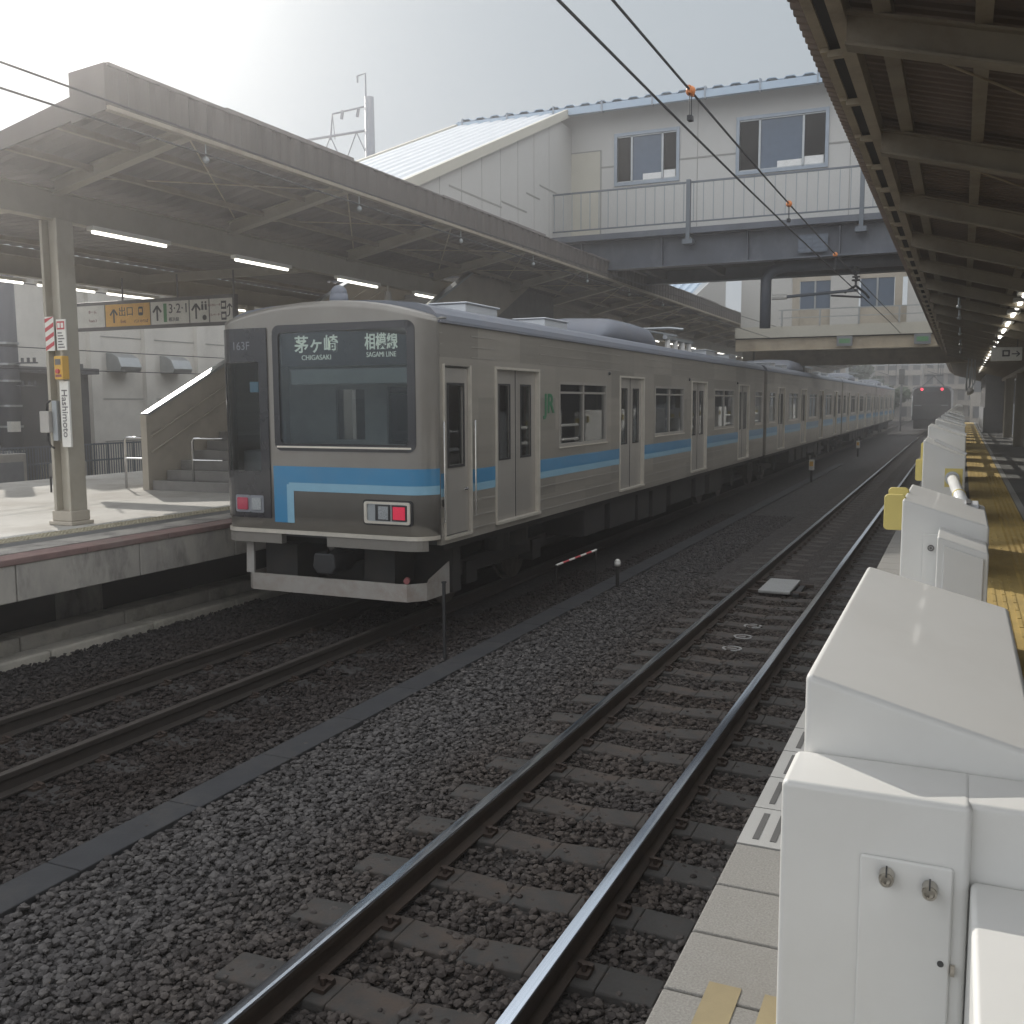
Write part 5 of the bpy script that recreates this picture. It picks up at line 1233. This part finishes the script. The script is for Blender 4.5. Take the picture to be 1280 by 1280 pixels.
house('grey apartment block just left of the distant train, many small windows', -8.8, 146, 7.6, 10, 12., 'city_a', 5, 5)
house('narrow dark grey building behind the far signal', -12.8, 136, 3.6, 10, 10.5, 'city_b', 4, 2)
house('tall pale building straight above the distant train', -2.2, 152, 8.2, 10, 12.6, 'city_a', 5, 6)
house('low white building right of the distant train', 3.2, 134, 4.5, 9, 7.8, 'city_c', 2, 3)
house('wide beige block far behind the end of the silver train', -28, 142, 11.5, 12, 12.7, 'city_b', 5, 6)
house('pale house far away at the right, under the canopy end', 10.5, 148, 8, 10, 8, 'city_a', 3, 4)
house('grey hall far away behind the barrier platform', 20, 124, 14, 12, 9, 'city_b', 3, 6)
def bush(label, x, y, h, r, n, seed, name='tree'):
    t = T(name, label, 'tree' if name == 'tree' else 'bush', (x, y, -.6)); g = np.random.default_rng(seed)
    MB().tube([(0,0,0),(.05,0,h*.3),(0,.05,h*.7)], [.16,.11,.05], 8).tube([(.05,0,h*.3),(.4*r,.1,h*.65)], [.07,.03], 6).tube([(.05,0,h*.35),(-.4*r,-.1,h*.7)], [.07,.03], 6).build('trunk', 'bark', t)
    m = MB(); cs = [(g.normal(0, r*.42), g.normal(0, r*.42), h*(.45+.5*g.random()), r*(.25+.3*g.random())) for _ in range(13)]
    for _ in range(n):
        c = cs[int(g.integers(13))]; v = g.normal(size=3); v = v/np.linalg.norm(v)*c[3]*g.random()**.4; p = np.array(c[:3])+v; a = g.normal(size=3)*.16; b = g.normal(size=3)*.16
        m.quad(tuple(p-a), tuple(p+b), tuple(p+a), tuple(p-b))
    m.build('crown', 'leaf', t)
bush('green bushy tree at the foot of the far signal, left of the distant train', -6.4, 100, 4.4, 1.6, 1500, 3); bush('dark green tree farther back beside the far signal', -8.2, 118, 5.5, 2., 1400, 5)
bush('dark green hedge tree behind the end of the silver train', -12, 125, 7.5, 2.6, 1700, 8)
t = T('track_signal', 'dark signal head on a post left of the distant train', 'signal', (-5.0, 96, -.2)); MB().tube([(0,0,0),(0,0,4.2)], .09, 8).build('post', 'pole_dark', t); MB().box(-.24, .24, -.15, .15, 4.2, 5.6).build('head', 'rubber', t, bevel=.05)
m = MB()
for z in (4.5, 4.9, 5.3): m.tube([(0,-.15,z),(0,-.28,z)], .12, 10)
m.build('hood', 'rubber', t)
for i, (y, la) in enumerate(((102, 'nearest lattice gantry across the tracks beyond the second footbridge'), (114, 'middle lattice gantry across the tracks in the distance'), (126, 'farthest lattice gantry across the tracks'))):
    t = T('catenary_gantry', la, 'gantry', (0, y, -.2), 'lattice gantries in the distance')
    for x in (-11.5, 3.2): MB().tube([(x,0,0),(x,0,8.2)], .16, 8).build('post', 'galv', t)
    m = MB(); m.tube([(-11.5,0,7.6),(3.2,0,7.6)], .06, 6).tube([(-11.5,0,6.9),(3.2,0,6.9)], .06, 6)
    for k in range(14): m.tube([(-11.5+1.05*k,0,6.9),(-10.97+1.05*k,0,7.6)], .03, 5).tube([(-10.97+1.05*k,0,7.6),(-10.45+1.05*k,0,6.9)], .03, 5)
    m.build('lattice_beam', 'galv', t)
    m = MB()
    for x in (RC, LC): m.tube([(x,0,6.9),(x,0,5.3)], .04, 6).tube([(x-.9,0,5.5),(x,0,5.2)], .03, 6)
    each(m, 'drop_arm', 'wire', t)

# ------------------------------------------------------------------ air, sky, sun, camera
AZ, EL = R(-51.5), R(SUN_EL)
if HAZE:
    o = MB().box(-62, 45, -12, 170, -2.6, 13.8).build('haze', 'dark_void'); o['kind'] = 'stuff'; o['label'] = 'thin sunlit haze over the station'
    hm = bpy.data.materials.new('haze_air'); hm.use_nodes = True; n = hm.node_tree.nodes; l = hm.node_tree.links; n.clear()
    out = n.new('ShaderNodeOutputMaterial'); v = n.new('ShaderNodeVolumePrincipled'); v.inputs['Density'].default_value = HAZE; v.inputs['Anisotropy'].default_value = HAZE_G; v.inputs['Color'].default_value = (.93, .92, .93, 1)
    l.new(v.outputs[0], out.inputs['Volume']); o.data.materials.clear(); o.data.materials.append(hm)
w = bpy.data.worlds.new('World'); scene.world = w; w.use_nodes = True; n = w.node_tree.nodes; l = w.node_tree.links
bg = n['Background']; sky = n.new('ShaderNodeTexSky'); sky.sky_type = 'NISHITA'; sky.sun_disc = False; sky.sun_elevation = EL; sky.sun_rotation = SKY_ROT; sky.air_density = 1.2; sky.dust_density = 2.5; sky.altitude = 100
# thin bright veil of high cloud over the blue
mix = n.new('ShaderNodeMix'); mix.data_type = 'RGBA'; mix.inputs[0].default_value = VEIL; mix.inputs[7].default_value = (*VEIL_C, 1)
l.new(sky.outputs[0], mix.inputs[6])
mn = n.new('ShaderNodeVectorMath'); mn.operation = 'MINIMUM'; l.new(mix.outputs[2], mn.inputs[0])
# unseen sky overhead and behind the camera is brightened to add fill light
tc = n.new('ShaderNodeTexCoord'); sx = n.new('ShaderNodeSeparateXYZ'); l.new(tc.outputs['Generated'], sx.inputs[0])
a1 = n.new('ShaderNodeMath'); a1.operation = 'MULTIPLY'; a1.inputs[1].default_value = -.3; l.new(sx.outputs[1], a1.inputs[0])
a2 = n.new('ShaderNodeMath'); a2.operation = 'MULTIPLY_ADD'; a2.inputs[1].default_value = 1.; l.new(sx.outputs[2], a2.inputs[0]); l.new(a1.outputs[0], a2.inputs[2])
mr = n.new('ShaderNodeMapRange'); mr.interpolation_type = 'SMOOTHSTEP'; mr.inputs[1].default_value = .15; mr.inputs[2].default_value = .55; l.new(a2.outputs[0], mr.inputs[0])
cm = n.new('ShaderNodeMix'); cm.data_type = 'RGBA'; l.new(mr.outputs[0], cm.inputs[0]); cm.inputs[6].default_value = (*SKY_CAP, 1); cm.inputs[7].default_value = (*SKY_TOP, 1); l.new(cm.outputs[2], mn.inputs[1])
cv_ = n.new('ShaderNodeMix'); cv_.data_type = 'RGBA'; l.new(mr.outputs[0], cv_.inputs[0]); cv_.inputs[6].default_value = (*VEIL_C, 1); cv_.inputs[7].default_value = tuple(x*1.6 for x in SKY_TOP)+(1,); l.new(cv_.outputs[2], mix.inputs[7])
l.new(mn.outputs[0], bg.inputs['Color']); bg.inputs['Strength'].default_value = .12
sd = bpy.data.lights.new('Sun', 'SUN'); sd.energy = SUN; sd.angle = R(.5); sd.color = (1, .945, .86); so = bpy.data.objects.new('Sun', sd); COL.objects.link(so)
d = Vector((math.sin(AZ)*math.cos(EL), math.cos(AZ)*math.cos(EL), math.sin(EL))); so.rotation_euler = d.to_track_quat('Z', 'Y').to_euler(); so.location = d*50
cam = bpy.data.cameras.new('Camera'); co = bpy.data.objects.new('Camera', cam); COL.objects.link(co); scene.camera = co
cam.sensor_width = 36; cam.sensor_fit = 'HORIZONTAL'; cam.lens = 36*1240/1280; cam.clip_start = .05; cam.clip_end = 2000
yaw, pit, rol = R(24.3), R(-6.3), R(.27)
fw = Vector((-math.sin(yaw)*math.cos(pit), math.cos(yaw)*math.cos(pit), math.sin(pit))); rt = Vector((math.cos(yaw), math.sin(yaw), 0)); up = rt.cross(fw)
Rv = rt*math.cos(rol)-up*math.sin(rol); Uv = up*math.cos(rol)+rt*math.sin(rol)
M = Matrix((Rv, Uv, -fw)).transposed().to_4x4(); M.translation = Vector((0, 0, 2.55)); co.matrix_world = M
scene.view_settings.view_transform = 'Standard'; scene.view_settings.look = 'None'; scene.view_settings.gamma = 1; scene.view_settings.exposure = EXPO
scene.render.engine = 'CYCLES'; c = scene.cycles; c.use_denoising = True; c.max_bounces = 7; c.diffuse_bounces = 4; c.glossy_bounces = 4; c.transparent_max_bounces = 12; c.volume_bounces = 1
c.sample_clamp_indirect = 6; c.caustics_reflective = False; c.caustics_refractive = False
